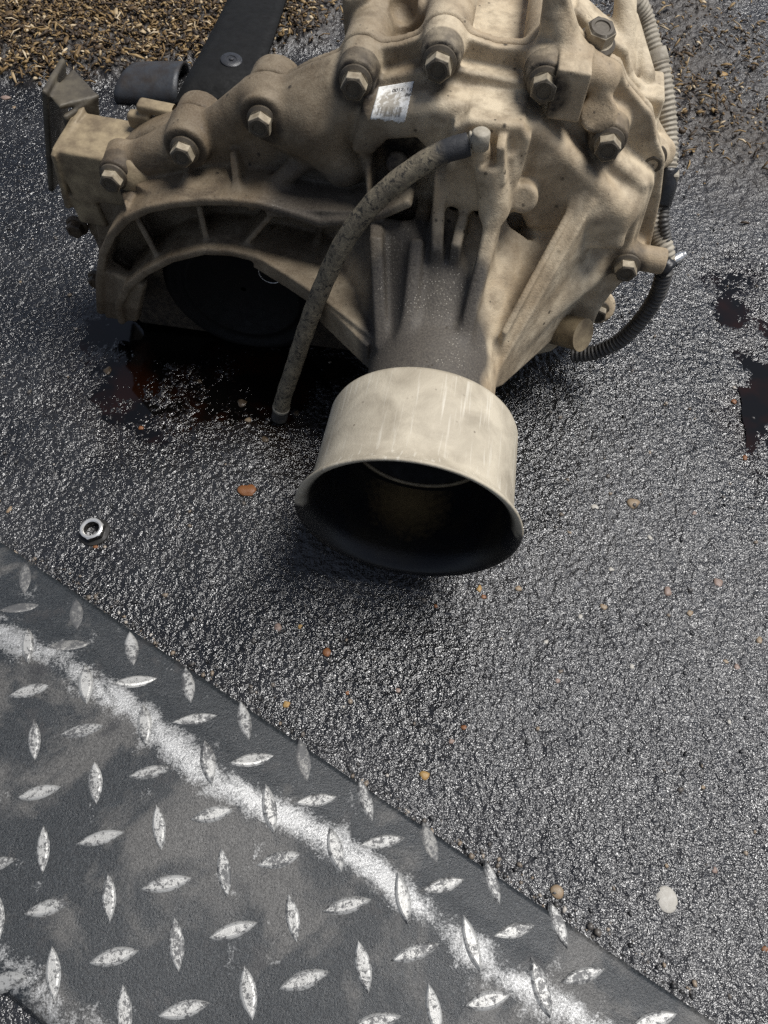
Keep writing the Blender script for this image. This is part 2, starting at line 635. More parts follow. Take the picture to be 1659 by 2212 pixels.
def build_front():
    F = Field((-268, 60, -2), (150, 214, 275), 1.05)
    b = BP
    top = [(b[k][0], b[k][2] - 11) for k in 'abcdefg']
    wall = top + [(108, 172), (110, 108), (100, 70), (78, 30), (40, 8), (-40, 4), (-120, 4), (-240, 6), (-252, 60), (-240, 120)]
    # body wall and joint flange
    F.prism(wall, 193, 207, rnd=2, grow=4, k=5)
    F.prism(joint_outline(), 203, 207.6, rnd=1.0, grow=6, k=2.5)
    # bosses round the bolts
    for k, r in (('a', 12), ('b', 15.5), ('c', 15.5), ('d', 12.2), ('e', 12.2), ('f', 12.2), ('g', 12.2), ('h', 11.5)):
        p = b[k]
        F.cyl((p[0], FB, p[2]), (p[0], 207.6, p[2]), r - 2.0, rnd=2.0, k=4, rb=r)
    # shoulders behind bosses b and c, blending towards d
    F.cone((b['b'][0] + 14, 203, b['b'][2] + 2), (b['c'][0] - 8, 203, b['c'][2] - 1), 11.5, 13, k=6)
    F.cone((b['c'][0] + 16, 199, b['c'][2] - 6), (b['d'][0] - 10, 200, b['d'][2] - 20), 20, 20, k=8)
    F.cone((b['a'][0] + 12, 201, b['a'][2]), (b['b'][0] - 10, 202, b['b'][2] - 10), 12, 14, k=6)
    # swelling below c and d running down to the shelf
    F.cone(P(690, 265, 196), P(742, 350, 192), 22, 14, k=10)
    # upper casing over the tube (overhanging shelf with the label)
    casing = [(-58, 188), (-52, 210), (-14, 219), (38, 213), (74, 186), (98, 165), (100, 142), (82, 140), (62, 152), (46, 150), (40, 160), (4, 160), (-4, 190), (-40, 186)]
    F.prism(casing, 173, 204, rnd=7, grow=3, k=6)
    # centre block and the boss carrying the breather
    F.prism([(-5, 188), (-4, 214), (4, 220), (32, 219), (37, 212), (35, 188)], 164, 203, rnd=3, k=3)
    F.cyl(P(1056, 345, 158), P(1068, 465, 158), 8.5, rnd=3, k=4)
    F.prism([(-8, 169), (-5, 196), (3, 205), (31, 205), (36, 169), (22, 166), (4, 166)], 161, 192, rnd=3.5, k=3)
    F.cyl(P(1030, 300, 158), P(1034, 345, 160), 6.5, rnd=1.5, k=2)
    F.box(P(1085, 335, 162), (2.3, 10, 11), rnd=1, k=3, roll=-8)
    # nub right of the breather boss, bulges on the right
    F.cyl(P(1130, 432, 160), P(1128, 400, 182), 8.4, rnd=3, k=2.5)
    F.cyl(P(1190, 380, 176), P(1180, 330, 190), 14, rnd=5, k=6)
    F.cone(P(1262, 440, 182), P(1330, 440, 190), 14, 15, k=7)
    F.prism([(70, 118), (70, 170), (84, 192), (108, 176), (111, 118), (98, 112)], 187, 207, rnd=4, k=5)
    # rectangular lug beside bolt f, ridge above it and the boss under it
    F.box(P(1230, 178, 190), (8.5, 13, 13), rnd=0.8, k=1.5, roll=3)
    F.box(P(1246, 131, 202), (10.5, 5, 2.2), rnd=0.8, k=1.5, roll=6)
    F.cyl(P(1292, 245, 187), P(1292, 245, 206), 9.5, rnd=1.5, k=2.5)
    # casing rising to the top right corner
    F.cone(P(1235, 130, 200), P(1205, 40, 206), 7, 6, k=6)
    F.cone(P(1235, 130, 200), P(1300, 170, 200), 8, 9, k=6)
    # output tube, opening into the bell
    F.cyl((0, 64.5, 85), (0, 207, 85), 40.0, rnd=1.0, k=3)
    F.cyl((0, 114, 85), (0, 170, 85), 39, rb=76, rnd=1.0, k=6)
    # ribs along the top of the tube
    F.plate([(-18, 104, 118), P(905, 560, 140), P(905, 430, 165), P(922, 350, 176), (-22, 198, 150), (-18, 190, 110), (-18, 112, 112)], 8.5, rnd=3, k=9)
    F.plate([(16, 104, 119), P(1050, 540, 140), P(1090, 330, 168), (32, 196, 190), (28, 196, 120), (17, 112, 112)], 8.5, rnd=3, k=9)
    F.plate([P(985, 530, 142), P(1000, 465, 158), (8, 175, 165), (8, 175, 118), (4, 140, 120)], 6, rnd=2, k=6)
    F.plate([P(955, 540, 142), P(940, 380, 165), (-10, 190, 190), (-8, 190, 120), (-6, 140, 122)], 7, rnd=2, k=7)
    F.plate([(-31, 106, 108), P(822, 560, 140), P(815, 480, 156), P(782, 290, 182), (-52, 200, 190), (-46, 198, 110), (-36, 116, 96)], 8, rnd=2.5, k=9)
    # hollow under the label, with a small boss inside
    F.prism([(-48, 150), (-49, 186), (-40, 197), (-24, 200), (-14, 190), (-13, 150)], 150, 192, rnd=4, k=4, op='cut')
    F.cyl(P(858, 352, 176), P(858, 352, 200), 6.5, rnd=2, k=3)
    # right gusset: a broad fin from the tube to the flange
    F.plate([P(1076, 828, 104), P(1096, 690, 132), P(1252, 418, 176), (98, 200, 118), (104, 196, 95), (60, 190, 60), (42, 120, 70), (40, 104, 80)], 6.5, rnd=1.5, k=3)
    F.plate([P(1082, 716, 120), P(1256, 404, 177), (78, 198, 142), (70, 198, 90), (38, 118, 90)], 4, rnd=1.2, k=6)
    F.cone((40, 140, 92), (84, 192, 112), 10, 17, k=12)
    F.cone((30, 150, 98), (62, 190, 132), 12, 22, k=10)
    # left gusset: thick wedge between tube and bore
    gtop = [P(545, 548, 158), P(620, 588, 147), P(700, 640, 134), P(803, 737, 112), (-36, 150, 100), (-36, 198, 106), (-118, 200, 112)]
    F.plate([np.array(q) - np.array([0, 0, 5.5]) for q in gtop], 11, rnd=1.2, k=3)
    F.plate([P(800, 795, 109), P(803, 740, 113), P(690, 640, 140), P(700, 690, 140)], 6, rnd=1, k=3)
    F.plate([P(676, 500, 190), P(666, 600, 158), P(662, 612, 156), (-80, 196, 88), (-84, 196, 120)], 4.5, k=3)
    F.cone((-36, 150, 92), (-64, 190, 96), 12, 16, k=9)
    # left housing: the arch and the shelf it turns into, one bent sheet
    arch = [(216, 668), (214, 600), (222, 545), (240, 505), (275, 468), (320, 447), (380, 436), (440, 431), (500, 431), (560, 438), (620, 455), (692, 479), (760, 474), (830, 458), (880, 436)]
    F.ribbon([P(u, v + 5, 163) for u, v in arch], 162, 204, 5.5, rnd=1.6, k=4)
    F.plate([P(570, 446, 166), P(692, 484, 165), P(830, 463, 166), P(800, 392, 199), P(690, 392, 200), P(600, 392, 201)], 6, rnd=1, k=4)
    # inner bore shell (upper part only)
    bore = [(262, 690), (256, 655), (275, 615), (315, 583), (370, 555), (440, 538), (500, 541), (550, 553)]
    F.ribbon([P(u, v + 5, 158) for u, v in bore], 157, 204, 5.5, rnd=1.6, k=4)
    F.cyl((-150, 150, 52), (-150, 206, 52), 57, rnd=1, k=2, op='cut')
    F.plate([P(228, 575, 168), P(316, 610, 163), P(300, 690, 163), P(232, 680, 168)], 8, rnd=2, k=4)
    # ribs between arch and bore, and from the arch up to the bosses
    for u0, v0, u1, v1 in ((290, 470, 352, 570), (604, 468, 505, 540), (236, 580, 318, 612), (430, 446, 452, 540)):
        F.plate([P(u0, v0, 170), P(u1, v1, 164), P(u1, v1, 200) + np.array([0, 0, 4]), P(u0, v0, 200) + np.array([0, 0, 22])], 3.6, rnd=1, k=3)
    for (u0, v0), (u1, v1) in (((272, 448), (262, 418)), ((350, 437), (280, 400)), ((398, 428), (400, 365)), ((512, 424), (500, 330))):
        q0, q1 = P(u0, v0, 168), P(u1, v1, 188)
        F.plate([q0, q1, q1 + np.array([0, 20, 0]), q0 + np.array([0, 38, -4])], 5, rnd=1.5, k=4)
    F.cone(P(680, 325, 194), P(545, 440, 176), 7, 4, k=6)
    # pipe stub beside bolt h
    F.cyl((b['h'][0] - 2, 193, b['h'][2] + 1), (b['h'][0] + 24, 193, b['h'][2] - 1), 8.0, rnd=1, k=2)
    # lower right corner of the flange
    F.prism([(60, 30), (84, 100), (102, 100), (104, 62), (96, 40)], 190, 207, rnd=3, k=4)
    return F.mesh('front_housing')


def build_rear():
    F = Field((-268, 204, -2), (155, 330, 275), 1.5)
    b = BP
    body = [(-56, 120), (-54, 196), (-14, 206), (40, 200), (72, 186), (104, 165), (108, 60), (70, 10), (-60, 6), (-200, 10), (-205, 60), (-110, 110)]
    F.prism(body, 206, 322, rnd=6, k=4)
    full = joint_outline()
    F.prism(full, 208.8, 214, rnd=1.0, grow=6, k=2.5)
    F.prism([(x, z - 3) for x, z in full], 209, 222, rnd=3, grow=-1, k=4)
    for k, r, y1 in (('b', 15, 224), ('c', 16, 226), ('d', 13, 326), ('e', 13, 326), ('f', 13.5, 326), ('g', 12, 240)):
        p = b[k]
        F.cyl((p[0], 208.8, p[2] - 1), (p[0], y1, p[2] - 1), r, rnd=2, k=5)
    # pocket floors between the columns
    F.prism([(-58, 180), (-56, 221), (-40, 217), (-30, 218), (-14, 223), (6, 221), (24, 220), (40, 221), (42, 180)], 214, 326, rnd=3, k=5)
    F.prism([(-60, 180), (-58, 232), (-20, 236), (-16, 180)], 238, 326, rnd=5, k=6)
    F.cone(P(872, 24, 236), P(872, 14, 246), 7, 8, k=4, op='cut')
    # tall wall left of the columns
    F.prism([(-74, 150), (-76, 236), (-60, 240), (-58, 150)], 236, 326, rnd=3, k=3)
    # right stepped covers with wavy joints
    F.prism([(60, 150), (62, 226), (80, 216), (96, 199), (108, 190), (116, 170), (118, 150), (110, 120), (80, 110)], 209, 232, rnd=3, k=4)
    step = [(1246, 30), (1300, 80), (1345, 110), (1352, 160), (1380, 190), (1405, 215), (1412, 265), (1432, 300), (1440, 350), (1418, 430)]
    outl = [(q[0], q[2]) for q in (P(u, v, 234) for u, v in step)]
    F.prism(outl + [(90, 90), (60, 120)], 231, 236, rnd=1.0, grow=3, k=2.5)
    F.prism(outl + [(90, 90), (60, 120)], 237.5, 262, rnd=4, grow=0, k=4)
    F.cone(P(1352, -20, 268), P(1344, 150, 240), 6, 7, k=4)
    F.cone(P(1366, 40, 264), P(1392, 165, 242), 3.5, 6, k=4)
    F.box(P(1388, 218, 240), (10, 14, 11), rnd=2.5, k=3)
    F.cyl(P(1405, 335, 213), P(1405, 335, 240), 10.5, rnd=1.5, k=3)
    F.cyl(P(1362, 322, 207), P(1362, 322, 226), 11, rnd=2.5, k=3)
    F.cyl(P(1425, 330, 222), P(1425, 330, 246), 9, rnd=1.5, k=3)
    # differential side
    F.cyl((CIRC[0], 206, CIRC[1]), (CIRC[0], 226, CIRC[1]), 86, rnd=4, k=4)
    F.cyl((-150, 170, 52), (-150, 224, 52), 57, rnd=1, k=2, op='cut')
    for u, v, y, r in ((185, 470, 212, 16), (226, 590, 208, 15), (246, 645, 203, 14), (205, 530, 214, 16)):
        p = P(u, v, y)
        F.cyl(p, p + np.array([0, 30, 0]), r, rnd=3, k=6)
    # bottom right lugs
    F.cyl(P(1292, 662, 214), P(1292, 662, 240), 12, rnd=2, k=4)
    F.cyl(P(1292, 640, 208), P(1285, 560, 225), 10, rnd=2, k=5)
    return F.mesh('rear_housing')


def cast_object(name, V, Q, mat):
    me = mesh_np(name, V * 1e-3, Q)
    x, y, z = V[:, 0], V[:, 1], V[:, 2]
    stain_shade = np.zeros(len(V), np.float32)
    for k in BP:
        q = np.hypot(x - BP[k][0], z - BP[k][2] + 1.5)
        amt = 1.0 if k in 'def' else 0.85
        stain_shade = np.maximum(stain_shade, amt * np.clip((15.0 - q) / 4, 0, 1) * (np.abs(y - FB) < 12))
    # dark patch in the hollow under the label; bore shade painted black
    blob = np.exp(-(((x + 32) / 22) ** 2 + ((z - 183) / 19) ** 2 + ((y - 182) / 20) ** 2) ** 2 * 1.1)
    stain_shade = np.maximum(stain_shade, np.clip(blob * 1.5, 0, 1))
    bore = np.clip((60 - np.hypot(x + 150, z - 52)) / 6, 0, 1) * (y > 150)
    stain_shade = np.maximum(stain_shade, bore * 0.95)
    stain_shade = np.maximum(stain_shade, 0.97 * np.clip((62 - z) / 8, 0, 1) * np.clip((-42 - x) / 8, 0, 1) * np.clip((x + 250) / 10, 0, 1) * (y > 176))  # shade of the low left wall painted in as black
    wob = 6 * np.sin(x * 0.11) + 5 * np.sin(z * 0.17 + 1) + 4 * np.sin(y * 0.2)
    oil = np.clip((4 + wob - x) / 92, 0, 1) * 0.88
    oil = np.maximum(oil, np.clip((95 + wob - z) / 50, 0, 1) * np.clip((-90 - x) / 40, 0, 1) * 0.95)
    oil = np.maximum(oil, np.clip((66 - z) / 12, 0, 1) * np.clip((-30 - x) / 10, 0, 1))  # dark brown standing in for shade low on the left wall
    # film on the tube: within the cylinder and low between the ribs
    q = np.hypot(x, z - 85)
    film = np.clip((84 - q) / 14, 0, 1) * np.clip((36 + wob * 0.5 - x) / 8, 0, 1) * np.clip((x + 50) / 6, 0, 1) * (z > 60)
    film *= np.clip((182 - 1.25 * np.maximum(x + 14, 0) + wob - y) / 16, 0, 1)
    shelf = np.clip((x + 118 + wob) / 25, 0, 1) * np.clip((-28 - x) / 10, 0, 1) * np.clip((176 - z) / 10, 0, 1) * np.clip((z - 118) / 10, 0, 1)
    film = np.clip(np.maximum(film, shelf * 0.75), 0, 1)
    set_attr(me, 'stain_shade', stain_shade)
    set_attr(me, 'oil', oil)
    set_attr(me, 'film', film * 0.95)
    ob = bpy.data.objects.new(name, me)
    return link(ob, gearbox, mat)


fv, fq = build_front()
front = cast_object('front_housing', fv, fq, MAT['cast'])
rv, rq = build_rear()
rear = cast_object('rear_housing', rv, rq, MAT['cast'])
front['label'] = 'ribbed front casting with the output tube'
rear['label'] = 'rear casting behind the bolted joint'


# ---- bolts: washer flange + hexagon head with a slightly domed, recessed end
def bolt_mesh(hex_r=6.9, head=8.0, fl=8.8):
    bm = bmesh.new()
    prof = [(0.5, 0.2), (fl, 0.0), (fl, -1.4), (fl - 1.6, -2.6)]
    n = 36
    rings = []
    for r, t in prof[1:]:
        rings.append([bm.verts.new((r * math.cos(2 * math.pi * i / n), t, r * math.sin(2 * math.pi * i / n))) for i in range(n)])
    for a, c in zip(rings, rings[1:]):
        for i in range(n):
            bm.faces.new((a[i], a[(i + 1) % n], c[(i + 1) % n], c[i]))
    bm.faces.new(rings[-1])
    hr = []
    for r, t in ((hex_r, -2.2), (hex_r, -head), (hex_r * 0.86, -head - 0.9), (hex_r * 0.62, -head - 0.9), (hex_r * 0.56, -head - 0.3)):
        ring = []
        for i in range(36):
            a = 2 * math.pi * i / 36
            # hexagon radius blending to a circle at the chamfer
            hx = math.cos(math.pi / 6) / math.cos((a % (math.pi / 3)) - math.pi / 6)
            rr = r * (hx if t > -head - 0.5 and r > hex_r * 0.8 else math.cos(math.pi / 6))
            ring.append(bm.verts.new((rr * math.cos(a), t, rr * math.sin(a))))
        hr.append(ring)
    for a, c in zip(hr, hr[1:]):
        for i in range(36):
            bm.faces.new((a[i], a[(i + 1) % 36], c[(i + 1) % 36], c[i]))
    bm.faces.new(hr[-1])
    bmesh.ops.recalc_face_normals(bm, faces=bm.faces)
    bmesh.ops.scale(bm, vec=(1e-3,) * 3, verts=bm.verts)
    me = bpy.data.meshes.new('bolt')
    bm.to_mesh(me)
    bm.free()
    return me


def mat_bolt_dirty():
    m, nt, b = new_mat('grimy_bolt')
    co = obj_coord(nt)
    sep = nt.nodes.new('ShaderNodeSeparateXYZ')
    nt.links.new(co, sep.inputs[0])
    r = N(nt, 'ShaderNodeVectorMath', operation='LENGTH')
    cmb = nt.nodes.new('ShaderNodeCombineXYZ')
    nt.links.new(sep.outputs['X'], cmb.inputs['X'])
    nt.links.new(sep.outputs['Z'], cmb.inputs['Z'])
    nt.links.new(cmb.outputs[0], r.inputs[0])
    n1 = noise(nt, co, 300, 4)
    base = mixc(nt, ramp(nt, n1, [(0.35, 0.0), (0.65, 1.0)]), (0.37, 0.32, 0.235), (0.22, 0.18, 0.125))
    # oily dirt caked on the end of the head and on the washer
    end = math_node(nt, 'MULTIPLY', math_node(nt, 'LESS_THAN', sep.outputs['Y'], -0.0082), 1.0)
    base = mixc(nt, math_node(nt, 'MULTIPLY', end, 0.85), base, (0.035, 0.027, 0.018))
    ring = math_node(nt, 'GREATER_THAN', r.outputs['Value'], 0.0071)
    base = mixc(nt, math_node(nt, 'MULTIPLY', ring, 0.85), base, (0.04, 0.03, 0.02))
    nt.links.new(base, b.inputs['Base Color'])
    b.inputs['Roughness'].default_value = 0.5
    b.inputs['Metallic'].default_value = 0.15
    bump(nt, b, n1, 0.5, 0.0004)
    return m


MAT['bolt_dirty'] = mat_bolt_dirty()
BOLT_ME = bolt_mesh()
BOLT_ME.materials.append(MAT['bolt_dirty'])


def add_bolt(pos, spin, rot=None, scale=1.0, name='bolt'):
    ob = bpy.data.objects.new(name, BOLT_ME)
    COL.objects.link(ob)
    ob.parent = gearbox
    ob.location = Vector(pos) * 1e-3
    m = (rot if rot is not None else Matrix.Identity(3)) @ Matrix.Rotation(spin, 3, 'Y')
    ob.rotation_euler = m.to_euler()
    ob.scale = (scale,) * 3
    auto = ob
    return ob


BOLT_ME.polygons.foreach_set('use_smooth', np.zeros(len(BOLT_ME.polygons), bool))
BOLT_DARK = BOLT_ME.copy()
BOLT_DARK.materials.clear()
BOLT_DARK.materials.append(mat_simple('oily_brown_bolt', (0.075, 0.052, 0.03), 0.5, scale=200, col2=(0.035, 0.024, 0.015)))
for i, k in enumerate('abcdefgh'):
    p = BP[k]
    add_bolt((p[0], FB - 0.2, p[2]), 0.3 * i + (0.15 if k in 'def' else 0.0))
for (u, v, y, s) in ((168, 486, 207, 0.9), (212, 600, 203, 0.85), (1408, 338, 211, 0.95), (1292, 668, 213, 0.9)):
    bo = add_bolt(P(u, v, y), 0.4, scale=s)
    if u < 400:
        bo.data = BOLT_DARK
up = Matrix.Rotation(math.radians(-78), 3, 'X') @ Matrix.Rotation(math.radians(8), 3, 'Z')
add_bolt((63, 214, 236), 0.2, rot=up, scale=1.15)


# ---- flared dust deflector on the end of the tube
def deflector():
    outer = [(41.0, 66.5), (52, 66.5), (55.4, 65.6), (56.4, 63), (57.0, 40), (57.6, 20), (58.4, 9), (60.5, 4), (63.6, 0.8), (64.2, -0.6), (63.2, -1.4)]
    inner = [(60.0, 0.4), (56.8, 4.5), (55.2, 12), (54.6, 30), (54.2, 61), (52, 63.5), (41.0, 63.5)]
    me = lathe('dust_deflector', [(r * 1e-3, t * 1e-3) for r, t in outer + inner], 96, closed=True)
    ob = bpy.data.objects.new('dust_deflector', me)
    link(ob, gearbox)
    ob.location = (0, 0, 0.085)
    m, nt, b = new_mat('pale_deflector')
    co = obj_coord(nt)
    sep = nt.nodes.new('ShaderNodeSeparateXYZ')
    nt.links.new(co, sep.inputs[0])
    big = noise(nt, co, 35, 5, 0.6, 0.5)
    fine = noise(nt, co, 700, 3, 0.7)
    base = mixc(nt, ramp(nt, big, [(0.35, 0.0), (0.65, 1.0)]), (0.50, 0.445, 0.345), (0.31, 0.27, 0.205))
    mp = N(nt, 'ShaderNodeMapping')
    mp.inputs['Scale'].default_value = (420, 14, 420)
    nt.links.new(co, mp.inputs['Vector'])
    scr = noise(nt, mp.outputs[0], 1.0, 3, 0.6)
    base = mixc(nt, ramp(nt, scr, [(0.56, 0.0), (0.70, 0.55)]), base, (0.66, 0.62, 0.53))
    vor = N(nt, 'ShaderNodeTexVoronoi', Scale=150.0)
    nt.links.new(co, vor.inputs['Vector'])
    base = mixc(nt, math_node(nt, 'MULTIPLY', ramp(nt, vor.outputs['Distance'], [(0.06, 0.8), (0.13, 0.0)]), ramp(nt, noise(nt, co, 30, 2), [(0.48, 0), (0.58, 1)])), base, (0.15, 0.12, 0.09))
    # near-black colour inside and on the lower half of the rolled lip
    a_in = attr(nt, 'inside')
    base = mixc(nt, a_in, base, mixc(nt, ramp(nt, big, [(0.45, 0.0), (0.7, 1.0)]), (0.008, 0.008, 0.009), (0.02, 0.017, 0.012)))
    am = N(nt, 'ShaderNodeVectorMath', operation='DISTANCE')
    nt.links.new(co, am.inputs[0])
    am.inputs[1].default_value = (-0.004, 0.046, -0.050)
    amf = math_node(nt, 'MULTIPLY', ramp(nt, math_node(nt, 'ADD', math_node(nt, 'MULTIPLY', am.outputs['Value'], 24.0), math_node(nt, 'MULTIPLY', noise(nt, co, 240, 4, 0.7), 0.6)), [(0.40, 1.0), (1.05, 0.0)]), a_in)
    base = mixc(nt, amf, base, (0.17, 0.115, 0.05))
    nt.links.new(base, b.inputs['Base Color'])
    rgh = mixc(nt, a_in, (0.55, 0.55, 0.55), (0.34, 0.34, 0.34))
    nt.links.new(rgh, b.inputs['Roughness'])
    b.inputs['Specular IOR Level'].default_value = 0.35
    bump(nt, b, math_node(nt, 'ADD', fine, big), 0.35, 0.0006)
    ob.data.materials.append(m)
    co_ = np.zeros(len(me.vertices) * 3, np.float32)
    me.vertices.foreach_get('co', co_)
    co_ = co_.reshape(-1, 3)
    n_out = len(outer)
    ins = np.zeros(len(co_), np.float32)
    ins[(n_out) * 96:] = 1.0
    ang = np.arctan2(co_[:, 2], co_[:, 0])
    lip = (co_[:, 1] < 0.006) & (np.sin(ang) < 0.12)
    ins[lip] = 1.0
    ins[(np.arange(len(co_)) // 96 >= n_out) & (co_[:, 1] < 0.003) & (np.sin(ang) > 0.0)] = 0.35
    set_attr(me, 'inside', ins)
    return ob


deflector()
# oil seal and shaft bore seen inside the deflector
me = lathe('oil_seal', [(r * 1e-3, t * 1e-3) for r, t in ((53.8, 56), (43, 54), (42, 52.6), (40, 52.6), (38, 56), (28, 60), (27, 76), (2, 76))], 64)
seal = link(bpy.data.objects.new('oil_seal', me), gearbox, MAT['seal'])
seal.location = (0, 0, 0.085)
me = lathe('seal_ring', [(r * 1e-3, t * 1e-3) for r, t in ((42.4, 52.9), (42.4, 51.0), (40.2, 51.0), (40.2, 52.9))], 64, closed=True)
ring = link(bpy.data.objects.new('seal_ring', me), gearbox, MAT['bracket'])
ring.location = (0, 0, 0.085)
# plug in the differential bore with its ridged rim and a bright ring
me = lathe('bore_cover', [(r * 1e-3, t * 1e-3) for r, t in ((58.5, 186), (58.5, 178), (55, 176), (52, 176), (50.5, 179), (45, 179.5), (43.5, 177.5), (41, 177.5), (39.5, 180), (2, 182))], 72)
cov = link(bpy.data.objects.new('bore_cover', me), gearbox, MAT['seal'])
cov.location = (-0.150, 0.012, 0.052)
me = lathe('spring_ring', [(r * 1e-3, t * 1e-3) for r, t in ((8.6, 0), (8.6, -1), (7.8, -1), (7.8, 0))], 40, closed=True)
sr = link(bpy.data.objects.new('spring_ring', me), gearbox, MAT['steel'])
sr.location = Vector(P(585, 590, 176)) * 1e-3

# ---- breather hose
def hose():
    knots = [P(1012, 312, 152), P(955, 330, 148), P(880, 375, 144), P(805, 440, 140), P(742, 525, 136), P(694, 625, 132), P(660, 715, 128), P(632, 800, 124), P(612, 860, 121), P(603, 905, 120)]
    path, s = resample(catmull(knots, 14), 1.6)
    r = np.full(len(path), 5.8) + 0.12 * np.sin(s * 0.35)
    r[-1] = 4.8
    r[(s > s[-1] - 17) & (s < s[-1] - 15)] += 0.5
    me = sweep('breather_hose', path * 1e-3, r * 1e-3, 22)
    m, nt, b = new_mat('muddy_rubber_hose')
    co = obj_coord(nt)
    n1 = noise(nt, co, 130, 6, 0.75, 0.6)
    n2 = noise(nt, co, 320, 5, 0.7)
    base = mixc(nt, ramp(nt, n1, [(0.40, 0.0), (0.60, 1.0)]), (0.22, 0.185, 0.125), (0.115, 0.095, 0.066))
    base = mixc(nt, ramp(nt, n2, [(0.52, 0.0), (0.6, 0.9)]), base, (0.02, 0.018, 0.015))
    nt.links.new(mixc(nt, attr(nt, 'bare'), base, (0.02, 0.021, 0.024)), b.inputs['Base Color'])
    b.inputs['Roughness'].default_value = 0.7
    bump(nt, b, n1, 0.8, 0.0012)
    bare = np.repeat(np.clip((18 - s) / 6, 0, 1) + 0.8 * (s > s[-1] - 15), 22)
    set_attr(me, 'bare', np.clip(bare, 0, 1))
    ob = link(bpy.data.objects.new('breather_hose', me), gearbox, m)
    ob['label'] = 'muddy rubber breather hose hanging to the ground'
    # clip band near the lower end
    i = int(np.searchsorted(s, s[-1] - 16))
    me = sweep('hose_band', path[i - 1:i + 2] * 1e-3, 6.35e-3, 22)
    link(bpy.data.objects.new('hose_band', me), ob, MAT['conduit'])
    # nozzle with barbs that the hose is pushed on
    a, c = P(1050, 296, 154), P(1000, 316, 152)
    t = np.linspace(0, 1, 22)[:, None]
    pth = a + (c - a) * t
    rr = 4.3 + 1.2 * (np.sin(t[:, 0] * 26) > 0.2)
    link(bpy.data.objects.new('breather_nozzle', sweep('breather_nozzle', pth * 1e-3, rr * 1e-3, 24)), gearbox, MAT['conduit'])
    cap = P(1040, 286, 150)
    link(bpy.data.objects.new('breather_cap', sweep('breather_cap', np.array([cap + [0, 0, -8], cap + [0, 0, 0], cap + [0, 0, 0.8]]) * 1e-3, np.array([4.6, 4.6, 3.8]) * 1e-3, 28)), gearbox, MAT['conduit'])


hose()


# ---- wiring: corrugated conduits down the right side
def conduit(name, knots, r, pitch, depth, mat, sides=20):
    path, s = resample(catmull(knots, 16), pitch / 5)
    rr = r + depth * np.clip(1.6 * np.sin(s * 2 * math.pi / pitch), -1, 1)
    me = sweep(name, path * 1e-3, rr * 1e-3, sides)
    return link(bpy.data.objects.new(name, me), gearbox, mat)


conduit('wiring_conduit', [P(1372, 0, 285), P(1392, 40, 285), P(1406, 90, 278), P(1416, 130, 272)], 5.4, 2.6, 0.35, MAT['conduit'])
me = sweep('conduit_collar', resample(np.array([P(1412, 112, 275), P(1420, 142, 270)]), 3)[0] * 1e-3, 7.2e-3, 20)
link(bpy.data.objects.new('conduit_collar', me), gearbox, MAT['conduit'])
conduit('wiring_conduit', [P(1420, 138, 270), P(1431, 200, 260), P(1438, 270, 250), P(1440, 330, 240), P(1438, 375, 232)], 6.6, 2.8, 0.45, MAT['conduit'])
conduit('wiring_conduit', [P(1412, 445, 222), P(1408, 470, 218), P(1420, 505, 214), P(1434, 540, 208), P(1436, 575, 204)], 6.3, 2.6, 0.4, MAT['conduit'])
conduit('wiring_conduit', [P(1438, 405, 226), P(1434, 440, 222), P(1432, 480, 214), P(1438, 520, 210)], 3.6, 2.4, 0.4, MAT['conduit_black'])
lp = conduit('wiring_conduit', [P(1436, 585, 200), P(1418, 640, 198), P(1385, 690, 196), P(1340, 735, 194), P(1285, 762, 193), P(1235, 768, 194)], 5.2, 3.1, 0.55, MAT['conduit_black'])
lp['label'] = 'black ribbed conduit looping below the bolt'
me = sweep('cable_tape', resample(catmull([P(1440, 365, 232), P(1436, 400, 226), P(1425, 440, 222)], 8), 2)[0] * 1e-3, 7.2e-3, 18)
link(bpy.data.objects.new('cable_tape', me), gearbox, MAT['tape'])
me = sweep('cable_tape', resample(np.array([P(1428, 570, 202), P(1446, 586, 199)]), 2)[0] * 1e-3, 6.8e-3, 18)
link(bpy.data.objects.new('cable_tape', me), gearbox, MAT['tape'])
# sensor body low on the right, with its cap
a, c = P(1165, 700, 190), P(1260, 724, 170)
t = np.linspace(0, 1, 12)[:, None]
rr = np.full(12, 11.0)
rr[0], rr[-1] = 10.5, 11.2
auto_smooth(link(bpy.data.objects.new('solenoid', sweep('solenoid', (a + (c - a) * t) * 1e-3, rr * 1e-3, 32)), gearbox, MAT['bracket']))
# small clip on the conduit
bmx = bmesh.new()
bmesh.ops.create_cube(bmx, size=1.0)
bmesh.ops.scale(bmx, vec=(0.004, 0.008, 0.016), verts=bmx.verts)
bmesh.ops.bevel(bmx, geom=bmx.edges[:], offset=0.0008, segments=1, affect='EDGES')
me = bpy.data.meshes.new('conduit_clip')
bmx.to_mesh(me)
bmx.free()
clip = link(bpy.data.objects.new('conduit_clip', me), gearbox, MAT['conduit'], smooth=False)
clip.location = Vector(P(1452, 395, 228)) * 1e-3


# ---- left mounting bracket (welded plates)
def build_bracket():
    F = Field((-330, 176, 70), (-185, 285, 185), 1.3)
    F.prism([(-255, 118), (-257, 156), (-206, 152), (-196, 140), (-205, 118)], 190, 232, rnd=2, k=3)
    F.cone((-208, 196, 140), (-196, 214, 146), 13, 14, k=8)
    F.plate([P(102, 332, 188), P(186, 232, 232), (-261, 236, 100), (-258, 188, 112)], 4, rnd=1, k=2)
    F.box(P(305, 258, 224), (8, 4, 5), rnd=2, k=3)
    F.box(P(345, 235, 226), (14, 5, 3), rnd=2, k=3, roll=6)
    F.prism([(-258, 100), (-258, 122), (-240, 122), (-238, 98)], 190, 226, rnd=2, k=3)
    return F.mesh('mounting_bracket')


